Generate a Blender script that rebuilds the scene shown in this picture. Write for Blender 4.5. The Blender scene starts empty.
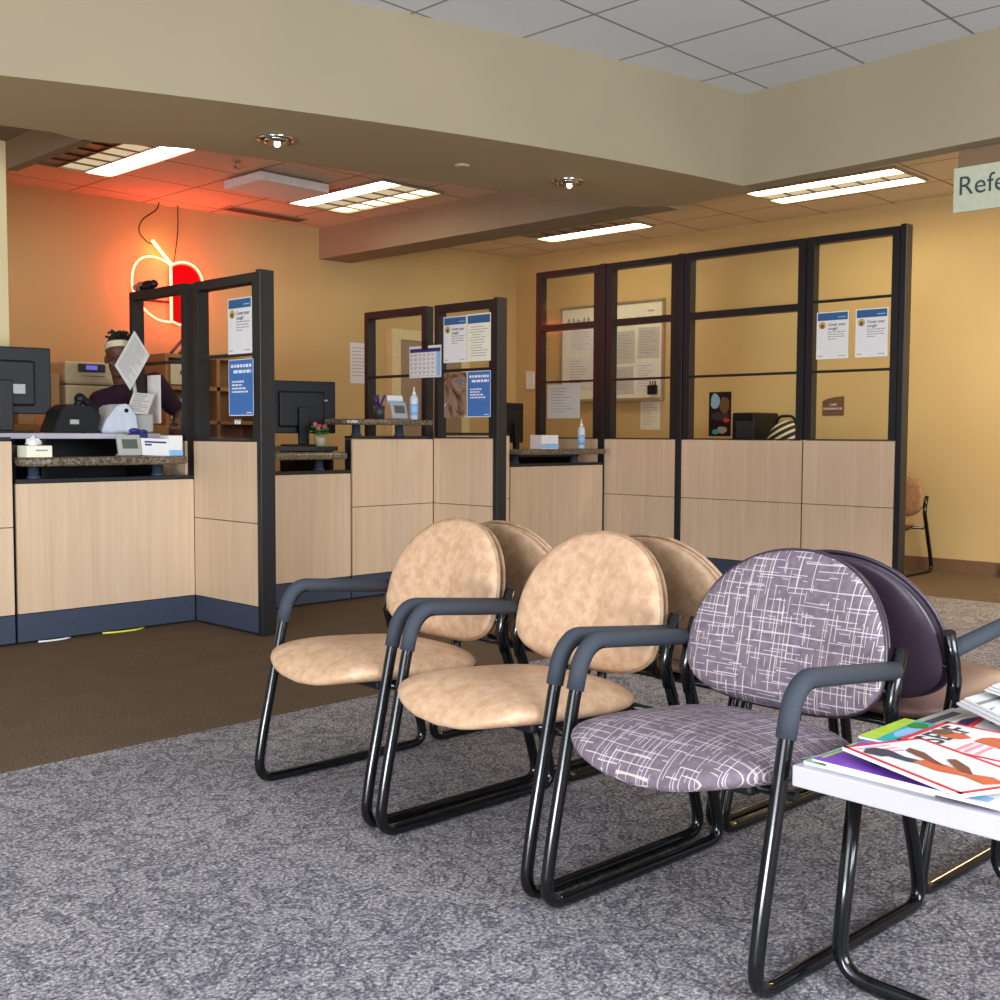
import bpy, bmesh, math, random
from mathutils import Vector, Matrix, noise
random.seed(7)
scene = bpy.context.scene
COL = scene.collection
PI = math.pi

# ------------------------------------------------------------------ colours / materials
def S(r, g, b):
    f = lambda c: (c / 255 / 12.92) if c / 255 <= 0.04045 else ((c / 255 + 0.055) / 1.055) ** 2.4
    return (f(r), f(g), f(b), 1.0)

class NT:
    """small node-tree writer"""
    def __init__(self, name):
        self.m = bpy.data.materials.new(name)
        self.m.use_nodes = True
        self.t = self.m.node_tree
        self.t.nodes.clear()
        self.out = self.t.nodes.new('ShaderNodeOutputMaterial')
    def n(self, kind, **kw):
        nd = self.t.nodes.new(kind)
        for k, v in kw.items():
            setattr(nd, k, v)
        return nd
    def link(self, a, b):
        self.t.links.new(a, b)
    def put(self, sock, v):
        if isinstance(v, bpy.types.NodeSocket):
            self.link(v, sock)
        else:
            sock.default_value = v
    def math(self, op, a, b=0.0, c=None):
        nd = self.n('ShaderNodeMath', operation=op)
        self.put(nd.inputs[0], a); self.put(nd.inputs[1], b)
        if c is not None: self.put(nd.inputs[2], c)
        return nd.outputs[0]
    def coord(self):
        return self.n('ShaderNodeTexCoord').outputs['Object']
    def sep(self, v):
        nd = self.n('ShaderNodeSeparateXYZ'); self.link(v, nd.inputs[0]); return nd.outputs
    def comb(self, x, y, z=0.0):
        nd = self.n('ShaderNodeCombineXYZ')
        self.put(nd.inputs[0], x); self.put(nd.inputs[1], y); self.put(nd.inputs[2], z)
        return nd.outputs[0]
    def scale(self, v, s):
        nd = self.n('ShaderNodeMapping'); self.link(v, nd.inputs[0]); nd.inputs['Scale'].default_value = s
        return nd.outputs[0]
    def noise(self, v, scale, detail=2.0, rough=0.5, dist=0.0):
        nd = self.n('ShaderNodeTexNoise')
        self.link(v, nd.inputs['Vector'])
        nd.inputs['Scale'].default_value = scale; nd.inputs['Detail'].default_value = detail
        nd.inputs['Roughness'].default_value = rough; nd.inputs['Distortion'].default_value = dist
        return nd.outputs['Fac']
    def ramp(self, fac, stops, mode='LINEAR'):
        nd = self.n('ShaderNodeValToRGB'); self.link(fac, nd.inputs[0])
        cr = nd.color_ramp; cr.interpolation = mode
        while len(cr.elements) < len(stops): cr.elements.new(0.5)
        for e, (p, c) in zip(cr.elements, stops):
            e.position = p; e.color = c
        return nd.outputs[0]
    def mix(self, fac, a, b, mode='MIX'):
        nd = self.n('ShaderNodeMixRGB', blend_type=mode)
        self.put(nd.inputs[0], fac); self.put(nd.inputs[1], a); self.put(nd.inputs[2], b)
        return nd.outputs[0]
    def bsdf(self, color, rough=0.5, metal=0.0, spec=0.5, bump=None, bstr=0.2, bdist=0.002):
        p = self.n('ShaderNodeBsdfPrincipled')
        self.put(p.inputs['Base Color'], color); self.put(p.inputs['Roughness'], rough)
        p.inputs['Metallic'].default_value = metal
        p.inputs['Specular IOR Level'].default_value = spec
        if bump is not None:
            b = self.n('ShaderNodeBump'); b.inputs['Strength'].default_value = bstr
            b.inputs['Distance'].default_value = bdist
            self.link(bump, b.inputs['Height']); self.link(b.outputs[0], p.inputs['Normal'])
        self.link(p.outputs[0], self.out.inputs[0])
        return self.m

def plain(name, c, rough=0.5, metal=0.0, spec=0.5, var=0.06, vscale=30.0):
    t = NT(name)
    f = t.noise(t.coord(), vscale, 2)
    lo = tuple(x * (1 - var) for x in c[:3]) + (1,); hi = tuple(min(1, x * (1 + var)) for x in c[:3]) + (1,)
    return t.bsdf(t.ramp(f, [(0.3, lo), (0.7, hi)]), rough, metal, spec)

def emit(name, c, s):
    t = NT(name)
    e = t.n('ShaderNodeEmission'); e.inputs[0].default_value = c; e.inputs[1].default_value = s
    t.link(e.outputs[0], t.out.inputs[0])
    return t.m

M = {}
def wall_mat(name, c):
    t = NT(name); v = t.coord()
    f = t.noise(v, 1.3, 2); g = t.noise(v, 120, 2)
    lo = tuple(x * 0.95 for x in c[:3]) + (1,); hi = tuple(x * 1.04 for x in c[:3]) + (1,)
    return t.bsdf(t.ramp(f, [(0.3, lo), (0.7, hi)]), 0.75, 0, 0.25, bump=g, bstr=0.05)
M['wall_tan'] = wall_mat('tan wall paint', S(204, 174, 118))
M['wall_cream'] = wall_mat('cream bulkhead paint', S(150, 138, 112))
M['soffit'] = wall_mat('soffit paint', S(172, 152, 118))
M['soffit_shaded'] = wall_mat('shaded soffit paint', S(122, 96, 72))  # darker copy of the soffit paint, shade put into its colour
M['wall_pale'] = wall_mat('pale wall paint', S(214, 196, 150))
M['base'] = plain('brown vinyl baseboard', S(120, 88, 62), 0.5)

def tile_mat(name, c, px, py, ox, oy, line):
    t = NT(name); v = t.coord(); s = t.sep(v)
    def ln(a, p, o):
        f = t.math('FRACT', t.math('DIVIDE', t.math('SUBTRACT', a, o), p))
        d = t.math('MINIMUM', f, t.math('SUBTRACT', 1.0, f))
        return t.math('LESS_THAN', t.math('MULTIPLY', d, p), 0.008)
    g = t.math('MAXIMUM', ln(s[0], px, ox), ln(s[1], py, oy))
    sp = t.noise(v, 160, 2, 0.7)
    lo = tuple(x * 0.80 for x in c[:3]) + (1,)
    col = t.ramp(sp, [(0.36, lo), (0.52, c)])
    return t.bsdf(t.mix(g, col, line), 0.85, 0, 0.15, bump=sp, bstr=0.15)
M['tile_low'] = tile_mat('acoustic ceiling tile warm', S(230, 212, 184), 0.61, 0.61, 4.08, 7.8, S(150, 128, 104))
M['tile_up'] = tile_mat('acoustic ceiling tile white', S(216, 218, 220), 0.61, 0.61, 4.905, 2.92, S(140, 138, 132))

def floor_mat():
    t = NT('carpet'); v = t.coord(); s = t.sep(v)
    # patterned grey blue carpet
    n1 = t.noise(t.scale(v, (1, 1, 1)), 105, 4, 0.8)
    sp = t.ramp(n1, [(0.32, S(46, 45, 54)), (0.45, S(122, 118, 121)), (0.55, S(170, 165, 164)), (0.68, S(240, 236, 230))])
    n2 = t.noise(v, 8.5, 4, 0.6, 1.6)
    ln = t.math('ABSOLUTE', t.math('SUBTRACT', n2, 0.5))
    st = t.ramp(ln, [(0.0, (0.30, 0.30, 0.37, 1)), (0.02, (0.48, 0.48, 0.54, 1)), (0.05, (1, 1, 1, 1))])
    pat = t.mix(0.78, sp, st, 'MULTIPLY')
    n5 = t.noise(v, 1.7, 2)
    pat = t.mix(0.6, pat, t.ramp(n5, [(0.35, (0.80, 0.80, 0.84, 1)), (0.65, (1, 1, 1, 1))]), 'MULTIPLY')
    # plain brown carpet
    n3 = t.noise(t.scale(v, (1, 2.2, 1)), 95, 3, 0.7)
    br = t.ramp(n3, [(0.3, S(66, 54, 42)), (0.5, S(102, 85, 67)), (0.7, S(136, 116, 94))])
    n4 = t.noise(v, 5, 2)
    br = t.mix(0.5, br, t.ramp(n4, [(0.35, (0.8, 0.8, 0.8, 1)), (0.65, (1, 1, 1, 1))]), 'MULTIPLY')
    inp = t.math('MULTIPLY', t.math('LESS_THAN', s[1], 3.57), t.math('LESS_THAN', s[0], 7.45))
    h = t.math('ADD', n1, n3)
    return t.bsdf(t.mix(inp, br, pat), 0.95, 0, 0.1, bump=h, bstr=0.5, bdist=0.004)
M['carpet'] = floor_mat()

def wood_mat(name, a, b):
    t = NT(name); v = t.coord()
    f = t.noise(t.scale(v, (34, 34, 1.6)), 1.0, 4, 0.6, 0.4)
    g = t.noise(t.scale(v, (3, 3, 0.7)), 1.0, 2)
    c = t.ramp(f, [(0.3, a), (0.7, b)])
    c = t.mix(0.35, c, t.ramp(g, [(0.3, a), (0.7, b)]))
    return t.bsdf(c, 0.42, 0, 0.35)
M['maple'] = wood_mat('maple laminate', S(199, 169, 136), S(216, 190, 160))
M['oak'] = wood_mat('oak shelf wood', S(150, 104, 62), S(176, 128, 80))
M['frame'] = plain('dark slate painted metal', S(25, 26, 30), 0.42, 0.0, 0.45)
M['frame2'] = plain('blue slate kick metal', S(58, 67, 84), 0.45, 0.0, 0.45)
M['black_gloss'] = plain('black gloss tube', S(10, 11, 13), 0.16, 0.0, 0.6)
M['grip'] = plain('charcoal foam grip', S(52, 57, 65), 0.72, 0.0, 0.3, 0.12, 300)
M['black'] = plain('black plastic', S(15, 16, 19), 0.5, 0, 0.35)
M['dark'] = plain('dark grey plastic', S(46, 49, 54), 0.45)
M['grey'] = plain('grey plastic', S(166, 166, 160), 0.5)
M['palegrey'] = plain('pale blue grey plastic', S(196, 202, 210), 0.45)
M['beige'] = plain('beige plastic', S(214, 202, 164), 0.5)
M['white'] = plain('white plastic', S(232, 232, 232), 0.45)
M['paper'] = plain('white paper', S(226, 224, 222), 0.8, 0, 0.2, 0.02)
M['paper_warm'] = plain('warm paper', S(232, 226, 204), 0.8, 0, 0.2, 0.03)
M['laminate'] = plain('white laminate', S(186, 181, 192), 0.35, 0, 0.4, 0.03, 200)
M['paper_grey'] = plain('greyish paper', S(196, 192, 184), 0.8)
M['palesign'] = plain('pale green grey sign', S(176, 178, 152), 0.6)
M['dusty'] = plain('dusty pink plush', S(150, 96, 84), 0.9)
M['notice_tan'] = plain('tan notice paper', S(204, 190, 156), 0.8)
M['ink'] = plain('dark ink', S(58, 58, 68), 0.8)
M['ink_grey'] = plain('grey ink', S(140, 138, 140), 0.8)
M['ink_white'] = plain('white ink', S(228, 232, 238), 0.8)
M['blue'] = plain('poster blue', S(62, 112, 178), 0.6)
M['blue_dk'] = plain('header blue', S(44, 92, 140), 0.6)
M['navy'] = plain('navy', S(40, 44, 110), 0.5)
M['gold'] = plain('poster gold', S(198, 172, 92), 0.7)
M['brown'] = plain('brown', S(112, 78, 52), 0.6)
M['skin_ink'] = plain('photo skin', S(205, 96, 56), 0.5)
M['skin_ink2'] = plain('photo skin dark', S(120, 66, 50), 0.5)
M['red'] = plain('cover red', S(214, 46, 62), 0.4)
M['pink'] = plain('cover pink', S(238, 150, 160), 0.4)
M['purple_ink'] = plain('cover purple', S(120, 62, 176), 0.35)
M['teal'] = plain('cover teal', S(40, 178, 178), 0.35)
M['lime'] = plain('cover lime', S(178, 206, 60), 0.35)
M['mint'] = plain('cover mint', S(166, 224, 178), 0.35)
M['yellow'] = plain('yellow', S(238, 226, 70), 0.4)
M['green'] = plain('green', S(52, 128, 52), 0.5)
M['sky_ink'] = plain('pale blue', S(140, 186, 224), 0.5)
M['orange'] = plain('orange', S(204, 122, 66), 0.6)
M['card'] = plain('cardboard', S(176, 138, 92), 0.8)
M['chrome'] = plain('chrome', S(210, 205, 195), 0.12, 1.0)
M['screen'] = plain('grey display', S(88, 94, 84), 0.2)
M['screen_blue'] = emit('lit display', S(120, 120, 230), 0.8)
M['skin'] = plain('brown skin', S(96, 62, 48), 0.5, 0, 0.4, 0.08, 20)
M['shirt'] = plain('plum shirt', S(56, 34, 52), 0.85, 0, 0.2, 0.03, 12)
M['trouser'] = plain('dark trousers', S(34, 36, 44), 0.85)
M['eyewhite'] = plain('brownish dark eye', S(92, 76, 68), 0.3)  # brownish dark tone for the downcast eyes
M['hair'] = plain('black hair', S(24, 20, 19), 0.7)
M['band'] = plain('cream headband', S(216, 200, 168), 0.8)
M['whiteboard'] = plain('whiteboard', S(232, 228, 208), 0.3)
M['alu'] = plain('aluminium trim', S(176, 168, 148), 0.35, 0.7)
M['door'] = plain('grey brown door', S(158, 132, 108), 0.5)
M['doorframe'] = plain('cream door frame', S(222, 204, 154), 0.5)
M['terracotta'] = plain('tan pot', S(190, 180, 150), 0.7)
M['flower'] = plain('pink flower', S(214, 96, 110), 0.6)
M['bedge'] = plain('page edges', S(236, 234, 232), 0.7)
M['purplevinyl'] = plain('purple vinyl', S(56, 42, 56), 0.34, 0, 0.5, 0.12, 18)
M['mauve'] = plain('mauve brown vinyl', S(114, 82, 74), 0.4, 0, 0.5, 0.12, 18)

def granite():
    t = NT('brown granite laminate'); v = t.coord()
    f = t.noise(v, 90, 3, 0.8)
    return t.bsdf(t.ramp(f, [(0.35, S(40, 34, 28)), (0.5, S(96, 84, 68)), (0.66, S(150, 136, 112))]), 0.25, 0, 0.5)
M['granite'] = granite()

def vinyl(name, a, b, c):
    t = NT(name); v = t.coord()
    f = t.noise(v, 30, 5, 0.65, 0.3); g = t.noise(v, 220, 2)
    return t.bsdf(t.ramp(f, [(0.32, a), (0.5, b), (0.68, c)]), 0.42, 0, 0.45, bump=g, bstr=0.06)
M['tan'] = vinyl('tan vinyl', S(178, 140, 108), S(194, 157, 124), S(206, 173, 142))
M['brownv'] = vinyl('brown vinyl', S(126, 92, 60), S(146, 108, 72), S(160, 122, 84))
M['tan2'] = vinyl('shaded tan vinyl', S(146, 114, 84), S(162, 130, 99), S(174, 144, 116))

def plaid(name, ia, ib):
    t = NT(name); v = t.coord(); s = t.sep(v)
    a, b = s[ia], s[ib]
    def layer(p, q, N, w, seg, thr, seed):
        wob = t.noise(t.comb(t.math('MULTIPLY', p, 14.0), t.math('MULTIPLY', q, 5.0), seed), 1.0, 1)
        u = t.math('MULTIPLY', t.math('ADD', p, t.math('MULTIPLY', wob, 0.010)), N)
        u = t.math('ADD', u, seed)
        cell = t.math('FLOOR', u)
        wn = t.n('ShaderNodeTexWhiteNoise', noise_dimensions='1D'); t.link(cell, wn.inputs['W'])
        ctr = t.math('MULTIPLY_ADD', wn.outputs['Value'], 0.7, 0.15)
        line = t.math('LESS_THAN', t.math('ABSOLUTE', t.math('SUBTRACT', t.math('FRACT', u), ctr)), w)
        nz = t.noise(t.comb(t.math('MULTIPLY', cell, 7.31), t.math('MULTIPLY', q, seg), seed), 1.0, 0)
        return t.math('MULTIPLY', line, t.math('GREATER_THAN', nz, thr))
    L1 = t.math('MAXIMUM', layer(a, b, 38, 0.045, 12, 0.45, 3.3), layer(a, b, 72, 0.06, 20, 0.52, 11.7))
    L2 = t.math('MAXIMUM', layer(b, a, 38, 0.045, 12, 0.45, 7.9), layer(b, a, 72, 0.06, 20, 0.52, 21.1))
    base = t.ramp(t.noise(v, 60, 2), [(0.3, S(100, 86, 96)), (0.7, S(118, 104, 113))])
    c = t.mix(t.math('MULTIPLY', L1, 0.62), base, S(216, 202, 186))
    c = t.mix(t.math('MULTIPLY', L2, 0.62), c, S(206, 196, 204))
    return t.bsdf(c, 0.85, 0, 0.2, bump=t.noise(v, 500, 1), bstr=0.15)
M['plaid_seat'] = plaid('plum crosshatch fabric seat', 0, 1)
M['plaid_back'] = plaid('plum crosshatch fabric back', 1, 2)

def reflection_blur():
    t = NT('reflection in brown and grey'); v = t.coord()
    return t.bsdf(t.ramp(t.noise(v, 9, 4, 0.6, 0.8), [(0.32, S(40, 34, 30)), (0.44, S(112, 80, 62)), (0.52, S(150, 122, 100)), (0.58, S(92, 92, 96)), (0.68, S(196, 196, 200))]), 0.5)
M['reflection_blur'] = reflection_blur()
def glass():
    t = NT('clear glass')
    tr = t.n('ShaderNodeBsdfTransparent'); tr.inputs[0].default_value = (0.93, 0.94, 0.93, 1)
    gl = t.n('ShaderNodeBsdfGlossy'); gl.inputs['Roughness'].default_value = 0.03
    fr = t.n('ShaderNodeFresnel'); fr.inputs[0].default_value = 1.35
    mx = t.n('ShaderNodeMixShader')
    bf = t.n('ShaderNodeNewGeometry').outputs['Backfacing']
    fac = t.math('MULTIPLY', t.math('MULTIPLY', fr.outputs[0], t.math('SUBTRACT', 1.0, bf)), 0.22)
    t.link(fac, mx.inputs[0]); t.link(tr.outputs[0], mx.inputs[1]); t.link(gl.outputs[0], mx.inputs[2])
    t.link(mx.outputs[0], t.out.inputs[0])
    return t.m
M['glass'] = glass()
def bottle_mat():
    t = NT('clear gel bottle')
    tr = t.n('ShaderNodeBsdfTransparent'); tr.inputs[0].default_value = (0.85, 0.92, 0.97, 1)
    p = t.n('ShaderNodeBsdfPrincipled'); p.inputs['Base Color'].default_value = S(214, 226, 236); p.inputs['Roughness'].default_value = 0.15
    mx = t.n('ShaderNodeMixShader'); mx.inputs[0].default_value = 0.75
    t.link(tr.outputs[0], mx.inputs[1]); t.link(p.outputs[0], mx.inputs[2]); t.link(mx.outputs[0], t.out.inputs[0])
    return t.m
M['gel'] = bottle_mat()
M['lamp_white'] = emit('bright lamp', (1.0, 0.90, 0.74, 1), 9.0)
M['lamp_right'] = emit('bright warm lamp', (1.0, 0.88, 0.62, 1), 17.0)
M['lamp_warm'] = emit('warm lamp', (1.0, 0.83, 0.52, 1), 3.2)
M['lamp_mid'] = emit('lit louvre', (0.80, 0.60, 0.36, 1), 0.85)
M['lamp_dim'] = plain('unlit louvre', S(120, 104, 100), 0.3, 0.6)
M['neon_warm'] = emit('neon tube orange', (1.0, 0.06, 0.03, 1), 28.0)
M['red_glow'] = emit('red glow panel', (1.0, 0.004, 0.006, 1), 0.95)
M['neon_green'] = emit('neon tube yellow green', (1.0, 0.85, 0.18, 1), 12.0)
M['spot'] = emit('downlight bulb', (1.0, 0.95, 0.8, 1), 6.0)

# ------------------------------------------------------------------ mesh builder
ORG = {}
class MB:
    def __init__(self):
        self.bm = bmesh.new()
    def box(self, x0, y0, z0, x1, y1, z1, bev=0.0, mi=0, seg=2):
        vs = [self.bm.verts.new(p) for p in ((x0,y0,z0),(x1,y0,z0),(x1,y1,z0),(x0,y1,z0),(x0,y0,z1),(x1,y0,z1),(x1,y1,z1),(x0,y1,z1))]
        fs = [self.bm.faces.new([vs[i] for i in q]) for q in ((0,3,2,1),(4,5,6,7),(0,1,5,4),(1,2,6,5),(2,3,7,6),(3,0,4,7))]
        for f in fs: f.material_index = mi
        if bev > 0:
            es = list({e for f in fs for e in f.edges})
            r = bmesh.ops.bevel(self.bm, geom=es, offset=bev, segments=seg, affect='EDGES', profile=0.5)
            for f in r['faces']: f.material_index = mi
        return self
    def xbox(self, mat, sx, sy, sz, bev=0.0, mi=0):
        """box of the given size centred on the frame of matrix mat"""
        b = MB(); b.box(-sx/2, -sy/2, -sz/2, sx/2, sy/2, sz/2, bev, mi)
        bmesh.ops.transform(b.bm, matrix=mat, verts=b.bm.verts)
        return self.merge(b)
    def merge(self, b):
        me = bpy.data.meshes.new('tmp'); b.bm.to_mesh(me); b.bm.free(); self.bm.from_mesh(me); bpy.data.meshes.remove(me)
        return self
    def tube(self, pts, r, seg=10, mi=0, closed=False, r1=None, caps=True):
        pts = [Vector(p) for p in pts]; n = len(pts); rings = []
        T = []
        for i in range(n):
            a = pts[(i-1) % n] if (closed or i > 0) else pts[i]
            b = pts[(i+1) % n] if (closed or i < n-1) else pts[i]
            T.append((b - a).normalized())
        up = Vector((0,0,1)) if abs(T[0].z) < 0.9 else Vector((1,0,0))
        u = (up - T[0]*up.dot(T[0])).normalized()
        for i in range(n):
            u = (u - T[i]*u.dot(T[i])).normalized(); w = T[i].cross(u)
            rr = r if r1 is None else r + (r1 - r) * i / (n - 1)
            rings.append([self.bm.verts.new(pts[i] + (u*math.cos(2*PI*k/seg) + w*math.sin(2*PI*k/seg))*rr) for k in range(seg)])
        for i in range(n if closed else n-1):
            A, B = rings[i], rings[(i+1) % n]
            for k in range(seg):
                f = self.bm.faces.new((A[k], A[(k+1)%seg], B[(k+1)%seg], B[k])); f.material_index = mi; f.smooth = True
        if caps and not closed:
            for q in (list(reversed(rings[0])), rings[-1]):
                f = self.bm.faces.new(q); f.material_index = mi
        return self
    def prism(self, poly, z0, z1, mi=0):
        lo = [self.bm.verts.new((x, y, z0)) for x, y in poly]; hi = [self.bm.verts.new((x, y, z1)) for x, y in poly]
        n = len(poly)
        fs = [self.bm.faces.new(list(reversed(lo))), self.bm.faces.new(hi)]
        for i in range(n): fs.append(self.bm.faces.new((lo[i], lo[(i+1)%n], hi[(i+1)%n], hi[i])))
        for f in fs: f.material_index = mi
        bmesh.ops.recalc_face_normals(self.bm, faces=fs)
        return self
    def poly(self, pts, mi=0):
        f = self.bm.faces.new([self.bm.verts.new(p) for p in pts]); f.material_index = mi
        return self
    def lathe(self, c, prof, seg=20, mi=0):
        rings = [[self.bm.verts.new((c[0]+r*math.cos(2*PI*k/seg), c[1]+r*math.sin(2*PI*k/seg), c[2]+z)) for k in range(seg)] for r, z in prof]
        for A, B in zip(rings, rings[1:]):
            for k in range(seg):
                f = self.bm.faces.new((A[k], A[(k+1)%seg], B[(k+1)%seg], B[k])); f.material_index = mi; f.smooth = True
        f = self.bm.faces.new(list(reversed(rings[0]))); f.material_index = mi
        f = self.bm.faces.new(rings[-1]); f.material_index = mi
        return self
    def ball(self, c, r, mi=0, sub=2, mat=None):
        m = Matrix.Translation(c) @ (mat if mat is not None else Matrix.Identity(4)) @ Matrix.Diagonal((*(r if hasattr(r, '__len__') else (r,r,r)), 1))
        g = bmesh.ops.create_icosphere(self.bm, subdivisions=sub, radius=1.0, matrix=m)
        for v in g['verts']:
            for f in v.link_faces: f.material_index = mi; f.smooth = True
        return self
    def cap(self, a, ra, b, rb, seg=14):
        a, b = Vector(a), Vector(b)
        self.tube([a, b], ra, seg, r1=rb); self.ball(a, ra); self.ball(b, rb)
        return self
    def rot(self, m):
        bmesh.ops.transform(self.bm, matrix=m, verts=self.bm.verts); return self
    def build(self, name, mats, parent=None, smooth=False, label=None):
        o0 = ORG.get(parent.name, Vector((0,0,0))) if parent else None
        if parent is not None and o0.length > 0:
            bmesh.ops.translate(self.bm, verts=self.bm.verts, vec=-o0)
        me = bpy.data.meshes.new(name)
        self.bm.to_mesh(me); self.bm.free()
        for m in (mats if isinstance(mats, (list, tuple)) else [mats]):
            me.materials.append(M[m] if isinstance(m, str) else m)
        o = bpy.data.objects.new(name, me); COL.objects.link(o)
        if parent is not None:
            o.parent = parent
            ORG[o.name] = o0
        if smooth:
            for p in me.polygons: p.use_smooth = True
        if label: o['label'] = label
        return o

def thing(name, label, cat, loc=(0,0,0), group=None, world=True):
    o = bpy.data.objects.new(name, None); COL.objects.link(o)
    o.empty_display_size = 0.1
    o.location = loc; o['label'] = label; o['category'] = cat
    if group: o['group'] = group
    ORG[o.name] = Vector(loc) if world else Vector((0,0,0))
    return o
def tag(o, label, cat, group=None):
    o['label'] = label; o['category'] = cat
    if group: o['group'] = group
    return o
def struct(o):
    o['kind'] = 'structure'; return o
def reorigin(o):
    """put a single-mesh thing's origin at the middle of its base"""
    me = o.data
    xs = [v.co for v in me.vertices]
    c = Vector(((min(v.x for v in xs)+max(v.x for v in xs))/2, (min(v.y for v in xs)+max(v.y for v in xs))/2, min(v.z for v in xs)))
    me.transform(Matrix.Translation(-c)); o.location = c
    return o
def fillet(pts, rad, n=6):
    pts = [Vector(p) for p in pts]; out = [pts[0]]
    for i in range(1, len(pts)-1):
        p = pts[i]; a = (pts[i-1]-p); b = (pts[i+1]-p)
        r = rad[i] if hasattr(rad, '__len__') else rad
        d = min(r, a.length*0.49, b.length*0.49)
        A = p + a.normalized()*d; B = p + b.normalized()*d
        for k in range(n+1):
            t = k/n
            out.append(A*(1-t)**2 + p*2*t*(1-t) + B*t*t)
    out.append(pts[-1])
    return out
def text_bm(mb, body, size, mat4, mi=0, align='LEFT', bold=0.0, depth=0.0):
    cu = bpy.data.curves.new('t', 'FONT'); cu.body = body; cu.size = size; cu.align_x = align; cu.offset = bold; cu.extrude = depth
    ob = bpy.data.objects.new('t', cu); COL.objects.link(ob)
    dg = bpy.context.evaluated_depsgraph_get(); dg.update()
    me = bpy.data.meshes.new_from_object(ob.evaluated_get(dg))
    bpy.data.objects.remove(ob); bpy.data.curves.remove(cu)
    me.transform(mat4)
    n0 = len(mb.bm.faces)
    mb.bm.from_mesh(me); bpy.data.meshes.remove(me)
    mb.bm.faces.ensure_lookup_table()
    for f in mb.bm.faces[n0:]: f.material_index = mi
def frame_mat(o, ex, ey):
    ex, ey = Vector(ex).normalized(), Vector(ey).normalized(); ez = ex.cross(ey)
    m = Matrix((ex, ey, ez)).transposed().to_4x4(); m.translation = Vector(o)
    return m

# ------------------------------------------------------------------ setting
ZC, ZS, ZU = 2.97, 2.564, 3.10
YB = lambda x: 8.70 - 0.064*(x-3.6)          # plan line of the back wall
K = 0.777
def outer(x):   # plan line of the curved bulkhead face
    q = x / K
    return K * (6.208 - .3875*(q-2.555) + .03355*(q-2.555)*(q-4.671))
OUT = [(x, outer(x)) for x in [0.6 + i*(5.897-0.6)/24 for i in range(25)]]
INN = [(K*x, K*y) for x, y in ((3.44,7.16),(4.083,6.862),(4.786,6.682),(5.6,6.47),(6.555,6.234),(7.2,6.02),(7.72,5.80),(7.90,5.49))]
RB = [(5.897,3.69),(5.86,2.94),(5.80,2.17),(5.45,-3.0)]      # right bulkhead face

b = MB(); b.box(-5, -4, -0.1, 9.1, 9.0, 0.0); struct(b.build('floor', 'carpet'))
b = MB(); b.prism([(2.60, YB(2.60)), (8.95, YB(8.95)), (8.95, 9.0), (2.60, 9.0)], 0, 3.05); struct(b.build('wall_back', 'wall_tan'))
b = MB(); b.box(8.9, -4, 0, 9.05, 9.0, 3.05); struct(b.build('wall_right', 'wall_tan'))
b = MB(); b.box(0.2, 6.5, 0, 2.697, 9.0, 2.98); struct(b.build('wall_left', 'wall_pale'))
b = MB(); b.box(8.885, -4, 0, 8.9, 8.36, 0.105); struct(b.build('baseboard_right', 'base'))
b = MB(); b.prism([(2.72, YB(2.72)-0.015), (8.885, YB(8.885)-0.015), (8.885, YB(8.885)), (2.72, YB(2.72))], 0, 0.105); struct(b.build('baseboard_back', 'base'))
# lower tiled ceiling (beyond the bulkhead)
poly = [(2.74, 5.4)] + [(x, y) for x, y in INN[1:]] + [(6.0, 3.7), (5.95, 2.9), (5.55, -3.0), (5.5, -4), (8.95, -4), (8.95, 8.9), (2.74, 8.9)]
b = MB(); b.prism(poly, ZC, ZC+0.05); struct(b.build('ceiling', 'tile_low'))
b = MB(); b.prism([(0.2, 5.2), (2.70, 5.2), (2.70, 6.55), (0.2, 6.55)], 2.72, 2.78); struct(b.build('ceiling_left', 'soffit_shaded'))
b = MB(); b.prism([(-5, -4), (5.48, -4), (5.6, -2), (5.9, 3.68)] + [(x, y+0.03) for x, y in reversed(OUT)] + [(-5, 7.2)], ZU, ZU+0.06); struct(b.build('ceiling_upper', 'tile_up'))
# curved bulkhead: drop above the counters, cream face and darker underside
poly = OUT + [(6.05, 3.70)] + list(reversed(INN[1:])) + [(2.72, 5.58), (2.52, 5.54), (0.6, 5.54+0.5)]
b = MB(); b.prism(poly, ZS, ZU+0.02)
for f in b.bm.faces:
    f.normal_update()
    if f.normal.z < -0.5: f.material_index = 1
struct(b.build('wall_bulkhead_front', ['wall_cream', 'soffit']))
b = MB(); b.prism(RB + [(5.58, -3.0), (5.93, 2.17), (5.99, 2.94), (6.04, 3.69)], ZS, ZU+0.02); struct(b.build('wall_bulkhead_right', 'wall_cream'))
b = MB(); b.box(2.698, 5.56, ZS, 2.76, 6.5, ZC); struct(b.build('trim_1', 'soffit_shaded'))
b = MB(); b.box(6.40, 4.75, 2.69, 6.75, 8.55, ZC+0.01); struct(b.build('trim_2', 'wall_cream'))
# door on the back wall
b = MB()
b.box(7.16, 8.375, 0, 7.27, 8.48, 2.10); b.box(8.10, 8.375, 0, 8.21, 8.48, 2.10); b.box(7.27, 8.375, 2.0, 8.10, 8.48, 2.10)
dfr = struct(b.build('door_1', 'doorframe'))
b = MB(); b.box(7.27, 8.385, 0.005, 8.10, 8.48, 2.0); dl = b.build('door_leaf', 'door', dfr)
b = MB(); b.ball((7.34, 8.34, 0.95), 0.03); b.tube([(7.34, 8.386, 0.95), (7.34, 8.34, 0.95)], 0.012); b.build('door_handle', 'chrome', dl)

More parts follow.
